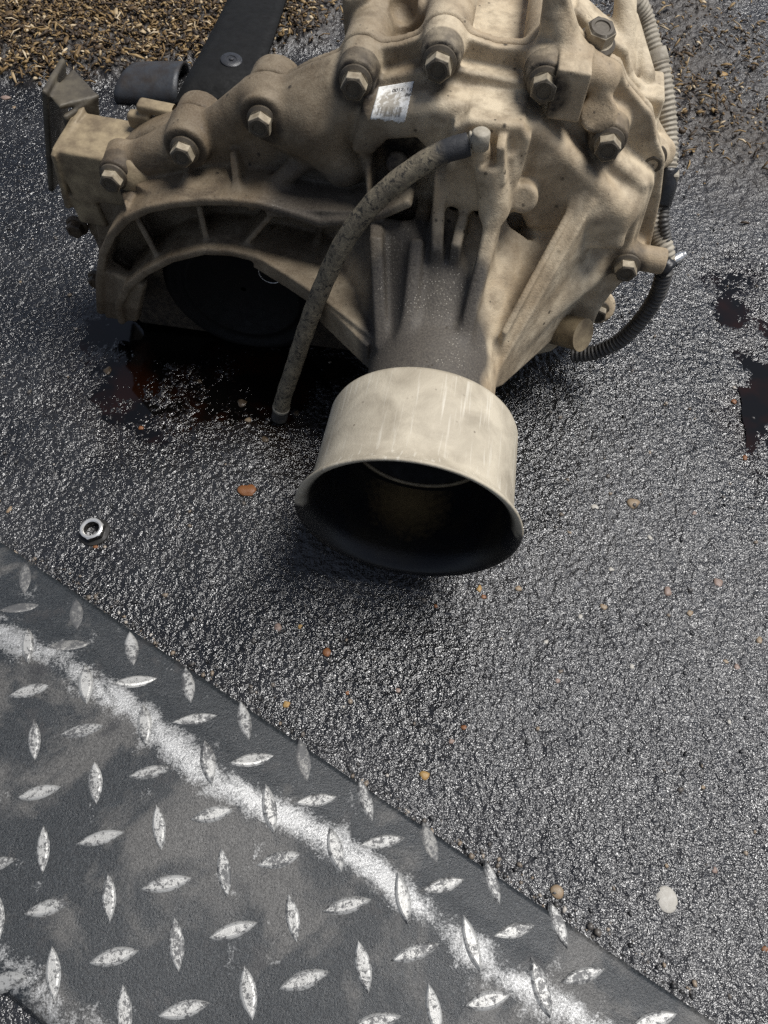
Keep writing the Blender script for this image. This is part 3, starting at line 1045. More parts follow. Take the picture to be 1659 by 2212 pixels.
bv, bq = build_bracket()
brk = cast_object('mounting_bracket', bv, bq, MAT['bracket'])
brk['label'] = 'welded mounting bracket of dusty brown plates'


def build_channel():
    F = Field((-335, 196, 60), (-225, 290, 185), 1.4)
    F.plate([P(80, 192, 226), P(150, 130, 268), (-306, 272, 85), (-292, 226, 92)], 4, rnd=1, k=2)
    F.plate([P(100, 192, 232), P(160, 158, 264), P(214, 205, 242), P(132, 248, 222)], 3.5, rnd=1, k=2)
    F.plate([P(132, 248, 222), P(214, 205, 242), (-262, 242, 90), (-270, 222, 90)], 3.5, rnd=1, k=2)
    return F.mesh('bracket_channel')


cv, cq = build_channel()
chn = cast_object('bracket_channel', cv, cq, MAT['bracket_dark'])
chn['label'] = 'dark open channel welded to the bracket'


# ---- torn paper label, draped on the casing
bvh = BVHTree.FromPolygons([tuple(v) for v in fv], [tuple(int(i) for i in q) for q in fq])
def sticker():
    quad = [(818, 188), (894, 175), (874, 266), (800, 256)]
    nx, ny = 26, 28
    V, ok = [], []
    uvs = []
    for j in range(ny):
        for i in range(nx):
            s, t = i / (nx - 1), j / (ny - 1)
            ej = 0.0
            if j == ny - 1:
                ej = 0.025 * math.sin(i * 0.7) + 0.02 * math.sin(i * 1.9)      # torn lower edge
            if i == nx - 1:
                s += 0.012 * math.sin(j * 2.3)
            t2 = t + ej
            u = (1 - s) * ((1 - t2) * quad[0][0] + t2 * quad[3][0]) + s * ((1 - t2) * quad[1][0] + t2 * quad[2][0])
            v = (1 - s) * ((1 - t2) * quad[0][1] + t2 * quad[3][1]) + s * ((1 - t2) * quad[1][1] + t2 * quad[2][1])
            a = P(u, v, 120)
            d = P(u, v, 220) - a
            d /= np.linalg.norm(d)
            hit, nrm, _, _ = bvh.ray_cast(Vector(a), Vector(d))
            V.append(np.array(hit) - d * (0.35 + 0.25 * (0.5 + 0.5 * math.sin(s * 9 + t * 7))))
            uvs.append((s, t))
    F = [(j * nx + i, j * nx + i + 1, (j + 1) * nx + i + 1, (j + 1) * nx + i) for j in range(ny - 1) for i in range(nx - 1)]
    me = bpy.data.meshes.new('paper_label')
    me.from_pydata([tuple(v * 1e-3) for v in V], [], F)
    uvl = me.uv_layers.new(name='uv')
    for lp in me.loops:
        uvl.data[lp.index].uv = uvs[lp.vertex_index]
    ob = link(bpy.data.objects.new('paper_label', me), gearbox)
    md = ob.modifiers.new('thickness', 'SOLIDIFY')
    md.thickness = 0.0002
    md.offset = 1.0
    m, nt, b = new_mat('torn_paper_label')
    tc = nt.nodes.new('ShaderNodeTexCoord').outputs['UV']
    sep = nt.nodes.new('ShaderNodeSeparateXYZ')
    nt.links.new(tc, sep.inputs[0])
    n1 = noise(nt, tc, 7, 6, 0.7, 0.5)
    base = mixc(nt, 0.0, (0.80, 0.79, 0.75), (0.8, 0.8, 0.8))
    # bar code near the foot
    mp = N(nt, 'ShaderNodeMapping')
    mp.inputs['Scale'].default_value = (46, 0.6, 1)
    nt.links.new(tc, mp.inputs['Vector'])
    bars = ramp(nt, noise(nt, mp.outputs[0], 1.0, 1, 0.5), [(0.47, 0.0), (0.50, 1.0)])

    def band(sock, a, c):
        return math_node(nt, 'MULTIPLY', math_node(nt, 'GREATER_THAN', sock, a), math_node(nt, 'LESS_THAN', sock, c))
    bm_ = math_node(nt, 'MULTIPLY', bars, math_node(nt, 'MULTIPLY', band(sep.outputs['Y'], 0.62, 0.88), band(sep.outputs['X'], 0.12, 0.82)))
    base = mixc(nt, math_node(nt, 'MULTIPLY', bm_, 0.8), base, (0.10, 0.10, 0.11))
    # torn-off, dirty middle
    cen = N(nt, 'ShaderNodeVectorMath', operation='DISTANCE')
    nt.links.new(tc, cen.inputs[0])
    cen.inputs[1].default_value = (0.42, 0.55, 0)
    torn = math_node(nt, 'SUBTRACT', n1, math_node(nt, 'MULTIPLY', cen.outputs['Value'], 0.55))
    base = mixc(nt, ramp(nt, torn, [(0.20, 0.0), (0.40, 0.8)]), base, (0.24, 0.205, 0.15))
    base = mixc(nt, ramp(nt, noise(nt, tc, 16, 4, 0.7), [(0.62, 0.0), (0.7, 0.8)]), base, (0.11, 0.095, 0.075))
    nt.links.new(base, b.inputs['Base Color'])
    b.inputs['Roughness'].default_value = 0.6
    ob.data.materials.append(m)
    ob['label'] = 'torn white paper label with bar code and digits'
    # printed digits, as thin raised ink
    m2 = mat_simple('label_ink', (0.04, 0.04, 0.05), 0.6, bumpd=0)
    for k, (txt, s, t, sc) in enumerate((('0', 0.46, 0.20, 1), ('0', 0.55, 0.19, 1), ('1', 0.65, 0.185, 1), ('2', 0.74, 0.18, 1), ('1', 0.86, 0.175, 1), ('1', 0.95, 0.22, 1), ('8', 0.88, 0.33, 0.9), ('8', 0.95, 0.325, 0.9))):
        cu = bpy.data.curves.new('digit', 'FONT')
        cu.body = txt
        cu.size = 0.0036 * sc
        cu.align_x, cu.align_y = 'CENTER', 'CENTER'
        i, j = int(round(s * (nx - 1))), int(round(t * (ny - 1)))
        i, j = min(max(i, 1), nx - 2), min(max(j, 1), ny - 2)
        c = V[j * nx + i]
        ex = V[j * nx + i + 1] - V[j * nx + i - 1]
        ex /= np.linalg.norm(ex)
        ey = V[(j - 1) * nx + i] - V[(j + 1) * nx + i]
        ey = ey - ex * (ey @ ex)
        ey /= np.linalg.norm(ey)
        ez = np.cross(ex, ey)
        M = Matrix(((ex[0], ey[0], ez[0], 0), (ex[1], ey[1], ez[1], 0), (ex[2], ey[2], ez[2], 0), (0, 0, 0, 1)))
        tmp = bpy.data.objects.new('digit', cu)
        COL.objects.link(tmp)
        dg = bpy.context.evaluated_depsgraph_get()
        me_d = bpy.data.meshes.new_from_object(tmp.evaluated_get(dg))
        bpy.data.objects.remove(tmp)
        od = link(bpy.data.objects.new('digit', me_d), ob, m2, smooth=False)
        od.matrix_local = Matrix.Translation(Vector((c + ez * 0.35) * 1e-3)) @ M
        od.data.materials.clear()
        od.data.materials.append(m2)


sticker()

# ------------------------------------------------------------------ ground: wet asphalt, built as relief
GX0, GX1, GY0, GY1, GST = -0.50, 0.50, -0.09, 1.02, 0.00125


def worley_domes(shape, cell, rng, hvar=0.5):
    """Height of packed rounded grains; cell in samples."""
    n0, n1 = int(shape[0] / cell) + 4, int(shape[1] / cell) + 4
    jx, jy = rng.random((n0, n1)), rng.random((n0, n1))
    hh = 1 - hvar + hvar * rng.random((n0, n1))
    rr = 0.55 + 0.35 * rng.random((n0, n1))
    a, b = np.meshgrid(np.arange(shape[0]) / cell + 1, np.arange(shape[1]) / cell + 1, indexing='ij')
    ia, ib = a.astype(int), b.astype(int)
    out = np.full(shape, -1.0, np.float32)
    for da in (-1, 0, 1):
        for db in (-1, 0, 1):
            p, q = ia + da, ib + db
            d2 = (a - p - jx[p, q]) ** 2 + (b - q - jy[p, q]) ** 2
            out = np.maximum(out, hh[p, q] - d2 / rr[p, q] ** 2)
    return np.clip(out, -0.6, 1)


def region_mask(X, Y, poly_px, soft, warp):
    """Soft mask of a ground region outlined in picture coordinates."""
    pts = [on_ground(u, v)[:2] for u, v in poly_px]
    d = Field._poly2(X + warp[0], Y + warp[1], [tuple(p) for p in pts])
    return np.clip(0.5 - d / soft, 0, 1).astype(np.float32)


xs, ys = np.arange(GX0, GX1, GST), np.arange(GY0, GY1, GST)
GXm, GYm = np.meshgrid(xs, ys, indexing='ij')
sh = GXm.shape
warp = (smooth_noise(sh, 40, RNG, 4) * 0.05, smooth_noise(sh, 40, RNG, 4) * 0.05)
SOIL_L = [(-260, -260), (780, -260), (740, 70), (600, 135), (450, 150), (330, 170), (200, 165), (100, 185), (40, 165), (-60, 175), (-200, 170)]
SOIL_R = [(1340, -200), (1620, -200), (1570, 60), (1640, 220), (1900, 380), (1900, 600), (1660, 420), (1520, 390), (1430, 320), (1390, 100)]
PUD_L = [(190, 650), (330, 620), (700, 640), (780, 760), (770, 960), (690, 1030), (560, 1010), (440, 985), (330, 940), (235, 880), (205, 800), (200, 720)]
PUD_R1 = [(1500, 590), (1580, 560), (1680, 585), (1780, 690), (1720, 745), (1640, 735), (1560, 690)]
PUD_R2 = [(1590, 730), (1670, 720), (1780, 800), (1760, 980), (1640, 1000), (1615, 900), (1600, 800)]
soil_l = region_mask(GXm, GYm, SOIL_L, 0.05, warp)
soil_r = region_mask(GXm, GYm, SOIL_R, 0.10, warp)
soil = np.maximum(soil_l, soil_r)
w2 = (warp[0] * 1.2, warp[1] * 1.2)
pud = np.maximum.reduce([region_mask(GXm, GYm, p, s_, w2) for p, s_ in ((PUD_L, 0.075), (PUD_R1, 0.035), (PUD_R2, 0.035))])
wet = np.maximum.reduce([region_mask(GXm, GYm, p, s_, w2) for p, s_ in (
    ([(-100, 250), (180, 180), (250, 400), (700, 600), (1500, 540), (1800, 560), (1800, 1000), (1500, 1000), (1150, 1000), (900, 1500), (300, 1450), (-100, 1250)], 0.10),)])
grain = worley_domes(sh, 2.3, RNG, 0.7)
coarse = worley_domes(sh, 8.5, RNG, 0.9)
med = smooth_noise(sh, 5, RNG, 2)
big = smooth_noise(sh, 55, RNG, 3)
H = 0.00068 * grain + 0.00032 * RNG.normal(size=sh).clip(-2, 2).astype(np.float32) + 0.0007 * np.clip(coarse, 0, 1) ** 2 + 0.0005 * med + 0.0035 * big
H += 0.0035 * soil * (med + 0.5) + 0.010 * soil_l
H -= (0.0026 + 0.0006 * (GXm > 0)) * pud
H -= H[(pud < 0.1) & (soil < 0.1)].mean()
edge = np.minimum.reduce([GXm - GX0, GX1 - GXm, GYm - GY0, GY1 - GYm])
H = np.where(edge < 0.02, H * np.clip(edge / 0.02, 0, 1) - 0.014 * (1 - np.clip(edge / 0.02, 0, 1)), H)
nX, nY = sh
tone = np.clip(0.5 + 1.6 * smooth_noise(sh, 70, RNG, 4), 0, 1)
GV = np.stack([GXm, GYm, H], -1).reshape(-1, 3)
ii = (np.arange(nX - 1)[:, None] * nY + np.arange(nY - 1)[None]).ravel()
GF = np.stack([ii, ii + nY, ii + nY + 1, ii + 1], 1)
o = len(GV)
GV = np.vstack([GV, [(-60, -60, -0.012), (60, -60, -0.012), (60, 60, -0.012), (-60, 60, -0.012)]])
GF = np.vstack([GF, [(o, o + 1, o + 2, o + 3)]])
gme = mesh_np('ground', GV, GF)
for nm, arr in (('soil', soil), ('puddle', pud), ('wet', np.clip(wet * (0.55 + 0.7 * tone) + 0.45 * np.clip(tone - 0.45, 0, 1), 0, 1))):
    set_attr(gme, nm, np.r_[arr.ravel(), np.zeros(4)])


def ground_z(x, y):
    i = min(max(int(round((x - GX0) / GST)), 2), nX - 3)
    j = min(max(int(round((y - GY0) / GST)), 2), nY - 3)
    return float(H[i - 2:i + 3, j - 2:j + 3].mean())


def mat_ground():
    m, nt, b = new_mat('wet_asphalt')
    co = obj_coord(nt)
    geo = nt.nodes.new('ShaderNodeNewGeometry')
    fine = noise(nt, co, 1400, 3, 0.7)
    mid = noise(nt, co, 420, 4, 0.7)
    big_ = noise(nt, co, 9, 5, 0.6, 0.3)
    base = mixc(nt, ramp(nt, mid, [(0.35, 0.0), (0.7, 1.0)]), (0.012, 0.012, 0.013), (0.030, 0.030, 0.032))
    base = mixc(nt, ramp(nt, big_, [(0.4, 0.0), (0.65, 0.6)]), base, (0.045, 0.044, 0.044))
    # pale stones showing in the asphalt
    vor = N(nt, 'ShaderNodeTexVoronoi', Scale=170.0)
    nt.links.new(co, vor.inputs['Vector'])
    st = math_node(nt, 'MULTIPLY', ramp(nt, vor.outputs['Distance'], [(0.22, 1.0), (0.32, 0.0)]), ramp(nt, vor.outputs['Color'], [(0.80, 0.0), (0.84, 1.0)]))
    stc = mixc(nt, ramp(nt, vor.outputs['Color'], [(0.3, 0.0), (0.6, 1.0)]), (0.20, 0.17, 0.13), (0.16, 0.16, 0.165))
    base = mixc(nt, math_node(nt, 'MULTIPLY', st, 0.55), base, stc)
    wetf = attr(nt, 'wet')
    base = mixc(nt, wetf, base, mixc(nt, 0.75, base, (0.003, 0.003, 0.003)))
    soilc = mixc(nt, ramp(nt, mid, [(0.35, 0.0), (0.7, 1.0)]), (0.014, 0.010, 0.007), (0.045, 0.032, 0.02))
    base = mixc(nt, attr(nt, 'soil'), base, soilc)
    base = mixc(nt, attr(nt, 'puddle'), base, (0.008, 0.005, 0.003))
    nt.links.new(base, b.inputs['Base Color'])
    rr = mixc(nt, wetf, ramp(nt, mid, [(0.3, 0.20), (0.7, 0.36)]), ramp(nt, mid, [(0.3, 0.09), (0.7, 0.18)]))
    rr = mixc(nt, attr(nt, 'soil'), rr, (0.6, 0.6, 0.6))
    rr = mixc(nt, attr(nt, 'puddle'), rr, (0.07, 0.07, 0.07))
    nt.links.new(rr, b.inputs['Roughness'])
    b.inputs['Specular IOR Level'].default_value = 0.9
    bump(nt, b, math_node(nt, 'ADD', noise(nt, co, 850, 1, 0.5, 0.3), math_node(nt, 'MULTIPLY', noise(nt, co, 380, 0), 0.8)), 0.8, 0.0011)
    return m


ground = link(bpy.data.objects.new('ground', gme), None, mat_ground())
tag(ground, 'wet oily dark asphalt with soil at the far edge', kind='structure')

# ------------------------------------------------------------------ oil puddles
m, nt, b = new_mat('dark_oil')
b.inputs['Base Color'].default_value = (0.030, 0.0085, 0.0025, 1)
b.inputs['Roughness'].default_value = 0.06
b.inputs['Specular IOR Level'].default_value = 0.5
co = obj_coord(nt)
base = mixc(nt, ramp(nt, noise(nt, co, 22, 3), [(0.48, 0.0), (0.62, 1.0)]), (0.002, 0.0017, 0.0015), (0.010, 0.003, 0.0013))
nt.links.new(base, b.inputs['Base Color'])
MAT['oil'] = m
for poly, lab in ((PUD_L, 'dark brown oil puddle spreading from under the gearbox'), (PUD_R1, 'black oil puddle right of the looping conduit, farther one'), (PUD_R2, 'black oil puddle at the right edge, nearer one')):
    pts = np.array([on_ground(u, v)[:2] for u, v in poly])
    cen = pts.mean(0)
    zp = -0.0021 - (0.0003 if poly is PUD_R2 else 0.0)
    n = len(pts) * 6
    loop = catmull(np.c_[np.vstack([pts, pts[:1]]), np.zeros(len(pts) + 1)], 6)[:-1]
    vv = [(cen[0], cen[1], zp)]
    for k, q in enumerate(loop):
        d = q[:2] - cen
        q2 = cen + d * (1.10 + 0.05 * math.sin(k * 1.7))
        vv.append((q2[0], q2[1], zp))
    nl = len(loop)
    bm = bmesh.new()
    top = [bm.verts.new(q) for q in vv]
    low = [bm.verts.new((q[0], q[1], -0.0045)) for q in vv[1:]]
    for k in range(nl):
        k2 = (k + 1) % nl
        bm.faces.new((top[0], top[1 + k], top[1 + k2]))
        bm.faces.new((top[1 + k], low[k], low[k2], top[1 + k2]))
    bmesh.ops.recalc_face_normals(bm, faces=bm.faces)
    me = bpy.data.meshes.new('oil_puddle')
    bm.to_mesh(me)
    bm.free()
    tag(link(bpy.data.objects.new('oil_puddle', me), None, MAT['oil'], smooth=False), lab, 'puddle')


# ------------------------------------------------------------------ folded chequer plate, near left
def pt2(u, v, z):
    return on_ground(u, v, z)


ZT = 0.014
cA, cB = pt2(40, 1382, ZT), pt2(1168, 2132, ZT)
eA, eB = pt2(0, 1178, 0.003), pt2(1500, 2170, 0.003)
sdir = (cB - cA)
sdir[2] = 0
sdir /= np.linalg.norm(sdir)
pdir = np.array([-sdir[1], sdir[0], 0])                     # towards the gearbox
skirt_w0 = float((eA - cA) @ pdir)
skirt_w1 = float((eB - cA) @ pdir)
lA = pt2(0, 2085, ZT)
top_w = -float((lA - cA) @ pdir)
MLEN0, MLEN1 = -0.42, 0.70
TH = 0.004


def plate_profile(s):
    """(offset across, height) down the section of the folded plate."""
    w = skirt_w0 + (skirt_w1 - skirt_w0) * s
    pr = []
    for q in np.linspace(-top_w - 0.012, -top_w - 0.006, 5):
        pr.append((q, ZT - 0.0015 - 0.0135 * ((-top_w - 0.006 - q) / 0.006)))
    pr += [(-top_w - 0.003, ZT - 0.0004), (-top_w, ZT)]
    for q in np.linspace(-top_w + 0.004, -0.012, 24):
        pr.append((q, ZT - 0.0008 * math.sin(math.pi * (q + top_w) / top_w)))
    for q in np.linspace(-0.009, w, 18):
        t = max(q + 0.009, 0) / (w + 0.009)
        pr.append((q, ZT + 0.0012 * math.sin(min(t * 6, math.pi)) * (1 if t < 0.55 else 0) - (ZT - 0.0035) * (t ** 1.25)))
    return pr


NS = 150
rows, prs = [], None
for k in range(NS):
    l = MLEN0 + (MLEN1 - MLEN0) * k / (NS - 1)
    s = (l) / float(np.linalg.norm(cB - cA))
    pr = plate_profile(s)
    wav = 0.0010 * math.sin(l * 21) + 0.0007 * math.sin(l * 47 + 1)
    row = []
    for q, z in pr:
        p = cA + sdir * l + pdir * q
        row.append((p[0], p[1], z + wav * min(z / ZT, 1)))
    rows.append(row)
npf = len(rows[0])
PV = np.array(rows).reshape(-1, 3)
PF = []
for k in range(NS - 1):
    for j in range(npf - 1):
        PF.append((k * npf + j, k * npf + j + 1, (k + 1) * npf + j + 1, (k + 1) * npf + j))
plate_root = bpy.data.objects.new('chequer_plate', None)
COL.objects.link(plate_root)
tag(plate_root, 'worn grey steel chequer plate with folded edge at the lower left', 'metal plate')
pme = mesh_np('plate_sheet', PV, np.array(PF)[:, ::-1])
psheet = bpy.data.objects.new('plate_sheet', pme)


def mat_plate():
    m, nt, b = new_mat('worn_chequer_plate')
    co = obj_coord(nt)
    big_ = noise(nt, co, 16, 6, 0.62, 0.6)
    mid_ = noise(nt, co, 95, 6, 0.78, 0.5)
    fine = noise(nt, co, 900, 4, 0.75)
    grime = mixc(nt, ramp(nt, fine, [(0.35, 0.0), (0.7, 1.0)]), (0.007, 0.0085, 0.010), (0.038, 0.043, 0.047))
    pale = mixc(nt, ramp(nt, fine, [(0.35, 0.0), (0.7, 1.0)]), (0.04, 0.039, 0.037), (0.135, 0.13, 0.122))
    brk_ = math_node(nt, 'MULTIPLY', math_node(nt, 'SUBTRACT', noise(nt, co, 38, 3, 0.6, 0.8), 0.5), 1.5)
    pf = math_node(nt, 'ADD', big_, math_node(nt, 'MULTIPLY', attr(nt, 'near'), 0.10))
    pf = math_node(nt, 'ADD', pf, math_node(nt, 'MULTIPLY', math_node(nt, 'SUBTRACT', mid_, 0.5), 0.25))
    base = mixc(nt, ramp(nt, pf, [(0.55, 0.0), (0.66, 0.9)]), grime, pale)
    # blackened tar patches
    base = mixc(nt, ramp(nt, noise(nt, co, 42, 5, 0.7), [(0.60, 0.0), (0.66, 0.75)]), base, (0.03, 0.03, 0.031))
    # polished ridge
    wf = math_node(nt, 'ADD', attr(nt, 'wear'), math_node(nt, 'MULTIPLY', math_node(nt, 'SUBTRACT', mid_, 0.5), 1.7))
    wf = math_node(nt, 'ADD', wf, math_node(nt, 'MULTIPLY', math_node(nt, 'SUBTRACT', fine, 0.5), 1.1))
    wf = math_node(nt, 'ADD', wf, brk_)
    wm = ramp(nt, wf, [(0.40, 0.0), (0.60, 0.42), (0.95, 1.0)])
    mp = N(nt, 'ShaderNodeMapping')
    mp.inputs['Rotation'].default_value = (0, 0, math.atan2(sdir[1], sdir[0]))
    nt.links.new(co, mp.inputs['Vector'])
    base = mixc(nt, wm, base, mixc(nt, ramp(nt, fine, [(0.3, 0.0), (0.75, 1.0)]), (0.26, 0.26, 0.255), (0.55, 0.55, 0.54)))
    nt.links.new(base, b.inputs['Base Color'])
    nt.links.new(math_node(nt, 'MULTIPLY', wm, 0.55), b.inputs['Metallic'])
    nt.links.new(ramp(nt, mid_, [(0.3, 0.28), (0.7, 0.52)]), b.inputs['Roughness'])
    h = math_node(nt, 'ADD', math_node(nt, 'MULTIPLY', mid_, 1.0), math_node(nt, 'MULTIPLY', fine, 0.8))
    bump(nt, b, h, 0.55, 0.0008)
    return m


link(psheet, plate_root, mat_plate())
# wear follows the fold, where feet and wheels rub it bright
offs = np.tile(np.array([q for q, z in plate_profile(0.5)]), NS)
lens = np.repeat(np.linspace(0, 1, NS), npf)
wear = np.exp(-((offs - 0.000 + 0.004 * np.sin(lens * 40)) / 0.0088) ** 2) * (0.80 + 0.3 * np.sin(lens * 17 + 1) * np.sin(lens * 31))
wear = np.maximum(wear, 0.5 * np.exp(-((offs + top_w) / 0.010) ** 2))
set_attr(pme, 'wear', wear)
set_attr(pme, 'near', np.exp(-((offs + 0.022) / 0.034) ** 2))
sol = psheet.modifiers.new('thickness', 'SOLIDIFY')
sol.thickness = TH * 0.8
sol.offset = -1.0

pbvh = BVHTree.FromPolygons([tuple(v) for v in PV], [tuple(f) for f in PF])
LOZ_V = [(206, 1690), (343, 1787), (93, 1834), (484, 1884), (582, 1745), (724, 1834), (235, 1938), (381, 2040), (632, 1983), (115, 2102), (784, 2087), (268, 2189), (536, 2144),
         (54, 1249), (165, 1326), (284, 1400), (406, 1479), (528, 1556), (655, 1641), (789, 1727), (929, 1820), (1063, 1906), (1206, 1998), (870, 1941), (1018, 2035), (1168, 2132), (937, 2183),
         (60, 1395), (185, 1477), (312, 1566), (449, 1646), (74, 1598), (-18, 1745), (-5, 1985)]
LOZ_H = [(325, 1668), (84, 1712), (459, 1759), (217, 1810), (603, 1857), (360, 1909), (102, 1961), (503, 2010), (749, 1956), (246, 2067), (657, 2117), (397, 2181), (682, 1729), (4, 2124),
         (47, 1312), (151, 1393), (293, 1472), (419, 1554), (546, 1641), (824, 1819), (956, 1913), (1110, 2011), (1257, 2108), (897, 2057), (1053, 2161), (1412, 2204), (64, 1492), (177, 1578),
         (476, 1474), (610, 1559), (357, 1402), (734, 1641), (993, 1812), (810, 2209), (-20, 1870), ]
FAINT = {(54, 1249), (47, 1312), (165, 1326), (151, 1393), (476, 1474), (610, 1559), (357, 1402), (734, 1641), (993, 1812), (1352, 2088), (929, 1820), (655, 1641), (230, 1330)}


def lozenge_mesh():
    n = 11
    ln, wd = 0.0124, 0.0039
    side = [(ln * (2 * i / n - 1), wd * (1 - (2 * i / n - 1) ** 2)) for i in range(n + 1)]
    out = side + [(x, -y) for x, y in side[-2:0:-1]]
    bm = bmesh.new()
    r0 = [bm.verts.new((x * 1.04, y * 1.12, -0.0006)) for x, y in out]
    r1 = [bm.verts.new((x * 0.93, y * 0.80, 0.0009)) for x, y in out]
    r2 = [bm.verts.new((x * 0.82, y * 0.55, 0.0014)) for x, y in out]
    k = len(out)
    for a, c in ((r0, r1), (r1, r2)):
        for i in range(k):
            bm.faces.new((a[i], a[(i + 1) % k], c[(i + 1) % k], c[i]))
    bm.faces.new(r2)
    bmesh.ops.recalc_face_normals(bm, faces=bm.faces)
    me = bpy.data.meshes.new('lozenge')
    bm.to_mesh(me)
    bm.free()
    return me


def mat_lozenge(name, bright, dirt):
    m, nt, b = new_mat(name)
    tc = nt.nodes.new('ShaderNodeTexCoord')
    inf = nt.nodes.new('ShaderNodeObjectInfo')
    add = N(nt, 'ShaderNodeVectorMath', operation='ADD')
    nt.links.new(tc.outputs['Object'], add.inputs[0])
    nt.links.new(inf.outputs['Location'], add.inputs[1])
    co = add.outputs[0]
    n1 = noise(nt, co, 420, 6, 0.8, 0.4)
    n2 = noise(nt, co, 60, 4, 0.6)
    f = math_node(nt, 'ADD', n1, math_node(nt, 'MULTIPLY', math_node(nt, 'SUBTRACT', n2, 0.5), 0.5))
    k = ramp(nt, f, [(dirt, 0.0), (dirt + 0.08, 1.0)])
    nt.links.new(mixc(nt, k, (0.08, 0.08, 0.08), bright), b.inputs['Base Color'])
    nt.links.new(math_node(nt, 'MULTIPLY', k, 0.35), b.inputs['Metallic'])
    b.inputs['Roughness'].default_value = 0.42
    bump(nt, b, n1, 0.6, 0.0004)
    return m


LM = lozenge_mesh()
LM.materials.append(mat_lozenge('worn_lozenge', (0.42, 0.415, 0.395), 0.44))
LMF = LM.copy()
LMF.materials.clear()
LMF.materials.append(mat_lozenge('dirty_lozenge', (0.24, 0.235, 0.22), 0.52))
al = math.radians(14)
for fam, lst in (('V', LOZ_V), ('H', LOZ_H)):
    for (u, v) in lst:
        d = Vector(ray(u, v)).normalized()
        hit, nrm, _, _ = pbvh.ray_cast(Vector((0, 0, CAM_H)), d)
        if hit is None:
            continue
        if nrm.z < 0:
            nrm = -nrm
        dv = Vector((math.sin(al), -math.cos(al), 0)) if fam == 'V' else Vector((math.cos(al), math.sin(al), 0))
        dv = Matrix.Rotation(random.uniform(-0.05, 0.05), 3, 'Z') @ dv
        ex = (dv - nrm * dv.dot(nrm)).normalized()
        ey = nrm.cross(ex)
        M = Matrix(((ex.x, ey.x, nrm.x), (ex.y, ey.y, nrm.y), (ex.z, ey.z, nrm.z))).to_4x4()
        faint = (u, v) in FAINT
        ob = bpy.data.objects.new('lozenge', LMF if faint else LM)
        COL.objects.link(ob)
        ob.parent = plate_root
        k = random.uniform(0.94, 1.06) * (1.04 if fam == 'H' else 1.0)
        ob.matrix_local = Matrix.Translation(hit) @ M @ Matrix.Diagonal((k, random.uniform(0.9, 1.1), 0.35 if faint else random.uniform(0.8, 1.1), 1))


# ------------------------------------------------------------------ loose things on the asphalt
def hex_nut():
    bm = bmesh.new()
    n = 36
    prof = [(5.2, 0.3), (5.2, 6.6), (5.9, 7.4), (6.9, 7.4), (7.7, 6.9), ('h', 6.2), ('h', 2.2), (10.4, 1.6), (10.6, 0.2)]
    rings = []
    for r, z in prof:
        ring_ = []
        for i in range(n):
            a = 2 * math.pi * i / n
            rr = 8.6 * math.cos(math.pi / 6) / math.cos((a % (math.pi / 3)) - math.pi / 6) if r == 'h' else r
            ring_.append(bm.verts.new((rr * math.cos(a) * 1e-3, rr * math.sin(a) * 1e-3, z * 1e-3)))
        rings.append(ring_)
    for k in range(len(rings)):
        a, c = rings[k], rings[(k + 1) % len(rings)]
        for i in range(n):
            bm.faces.new((a[i], a[(i + 1) % n], c[(i + 1) % n], c[i]))
    bmesh.ops.recalc_face_normals(bm, faces=bm.faces)
    me = bpy.data.meshes.new('flange_nut')
    bm.to_mesh(me)
    bm.free()
    m, nt, b = new_mat('oily_nut')
    co = obj_coord(nt)
    sep = nt.nodes.new('ShaderNodeSeparateXYZ')
    nt.links.new(co, sep.inputs[0])
    k = math_node(nt, 'GREATER_THAN', sep.outputs['Z'], 0.0064)
    nt.links.new(mixc(nt, k, (0.02, 0.019, 0.017), (0.72, 0.71, 0.68)), b.inputs['Base Color'])
    nt.links.new(math_node(nt, 'MULTIPLY', k, 0.7), b.inputs['Metallic'])
    b.inputs['Roughness'].default_value = 0.32
    ob = link(bpy.data.objects.new('flange_nut', me), None, m)
    auto_smooth(ob, 30)
    p = on_ground(203, 1148)
    ob.location = (p[0], p[1], ground_z(p[0], p[1]) + 0.0002)
    ob.rotation_euler = (0.03, -0.04, 0.4)
    tag(ob, 'oily hexagon nut with bright rim lying on wet asphalt', 'nut')


hex_nut()


def stone(name, u, v, px, col, flat, label, cat, group=None, seed=0, elong=1.0, rot=0.0, rough=0.55, smooth=False):
    rng = np.random.default_rng(seed + 100)
    p = on_ground(u, v)
    depth = p[1] * _c + CAM_H * _s
    r = px * 0.5 * depth / FOC
    bm = bmesh.new()
    bmesh.ops.create_icosphere(bm, subdivisions=2 if px < 30 else 3, radius=1.0)
    ph = rng.random(6) * 6
    for vt in bm.verts:
        c = vt.co
        k = 1 if smooth else 1 + 0.10 * math.sin(2.3 * c.x + ph[0]) * math.sin(2.9 * c.y + ph[1]) + 0.12 * math.sin(4.1 * c.y + ph[2] + c.z) + 0.08 * math.sin(5.3 * c.x + ph[3]) + 0.03 * rng.normal()
        vt.co = Vector((c.x * k * r * elong, c.y * k * r, c.z * k * r * flat))
    me = bpy.data.meshes.new(name)
    bm.to_mesh(me)
    bm.free()
    ob = bpy.data.objects.new(name, me)
    link(ob, None, col)
    ob.location = (p[0], p[1], ground_z(p[0], p[1]) + r * flat * 0.1)
    ob.rotation_euler = (0, 0, rot)
    tag(ob, label, cat, group)
    return ob


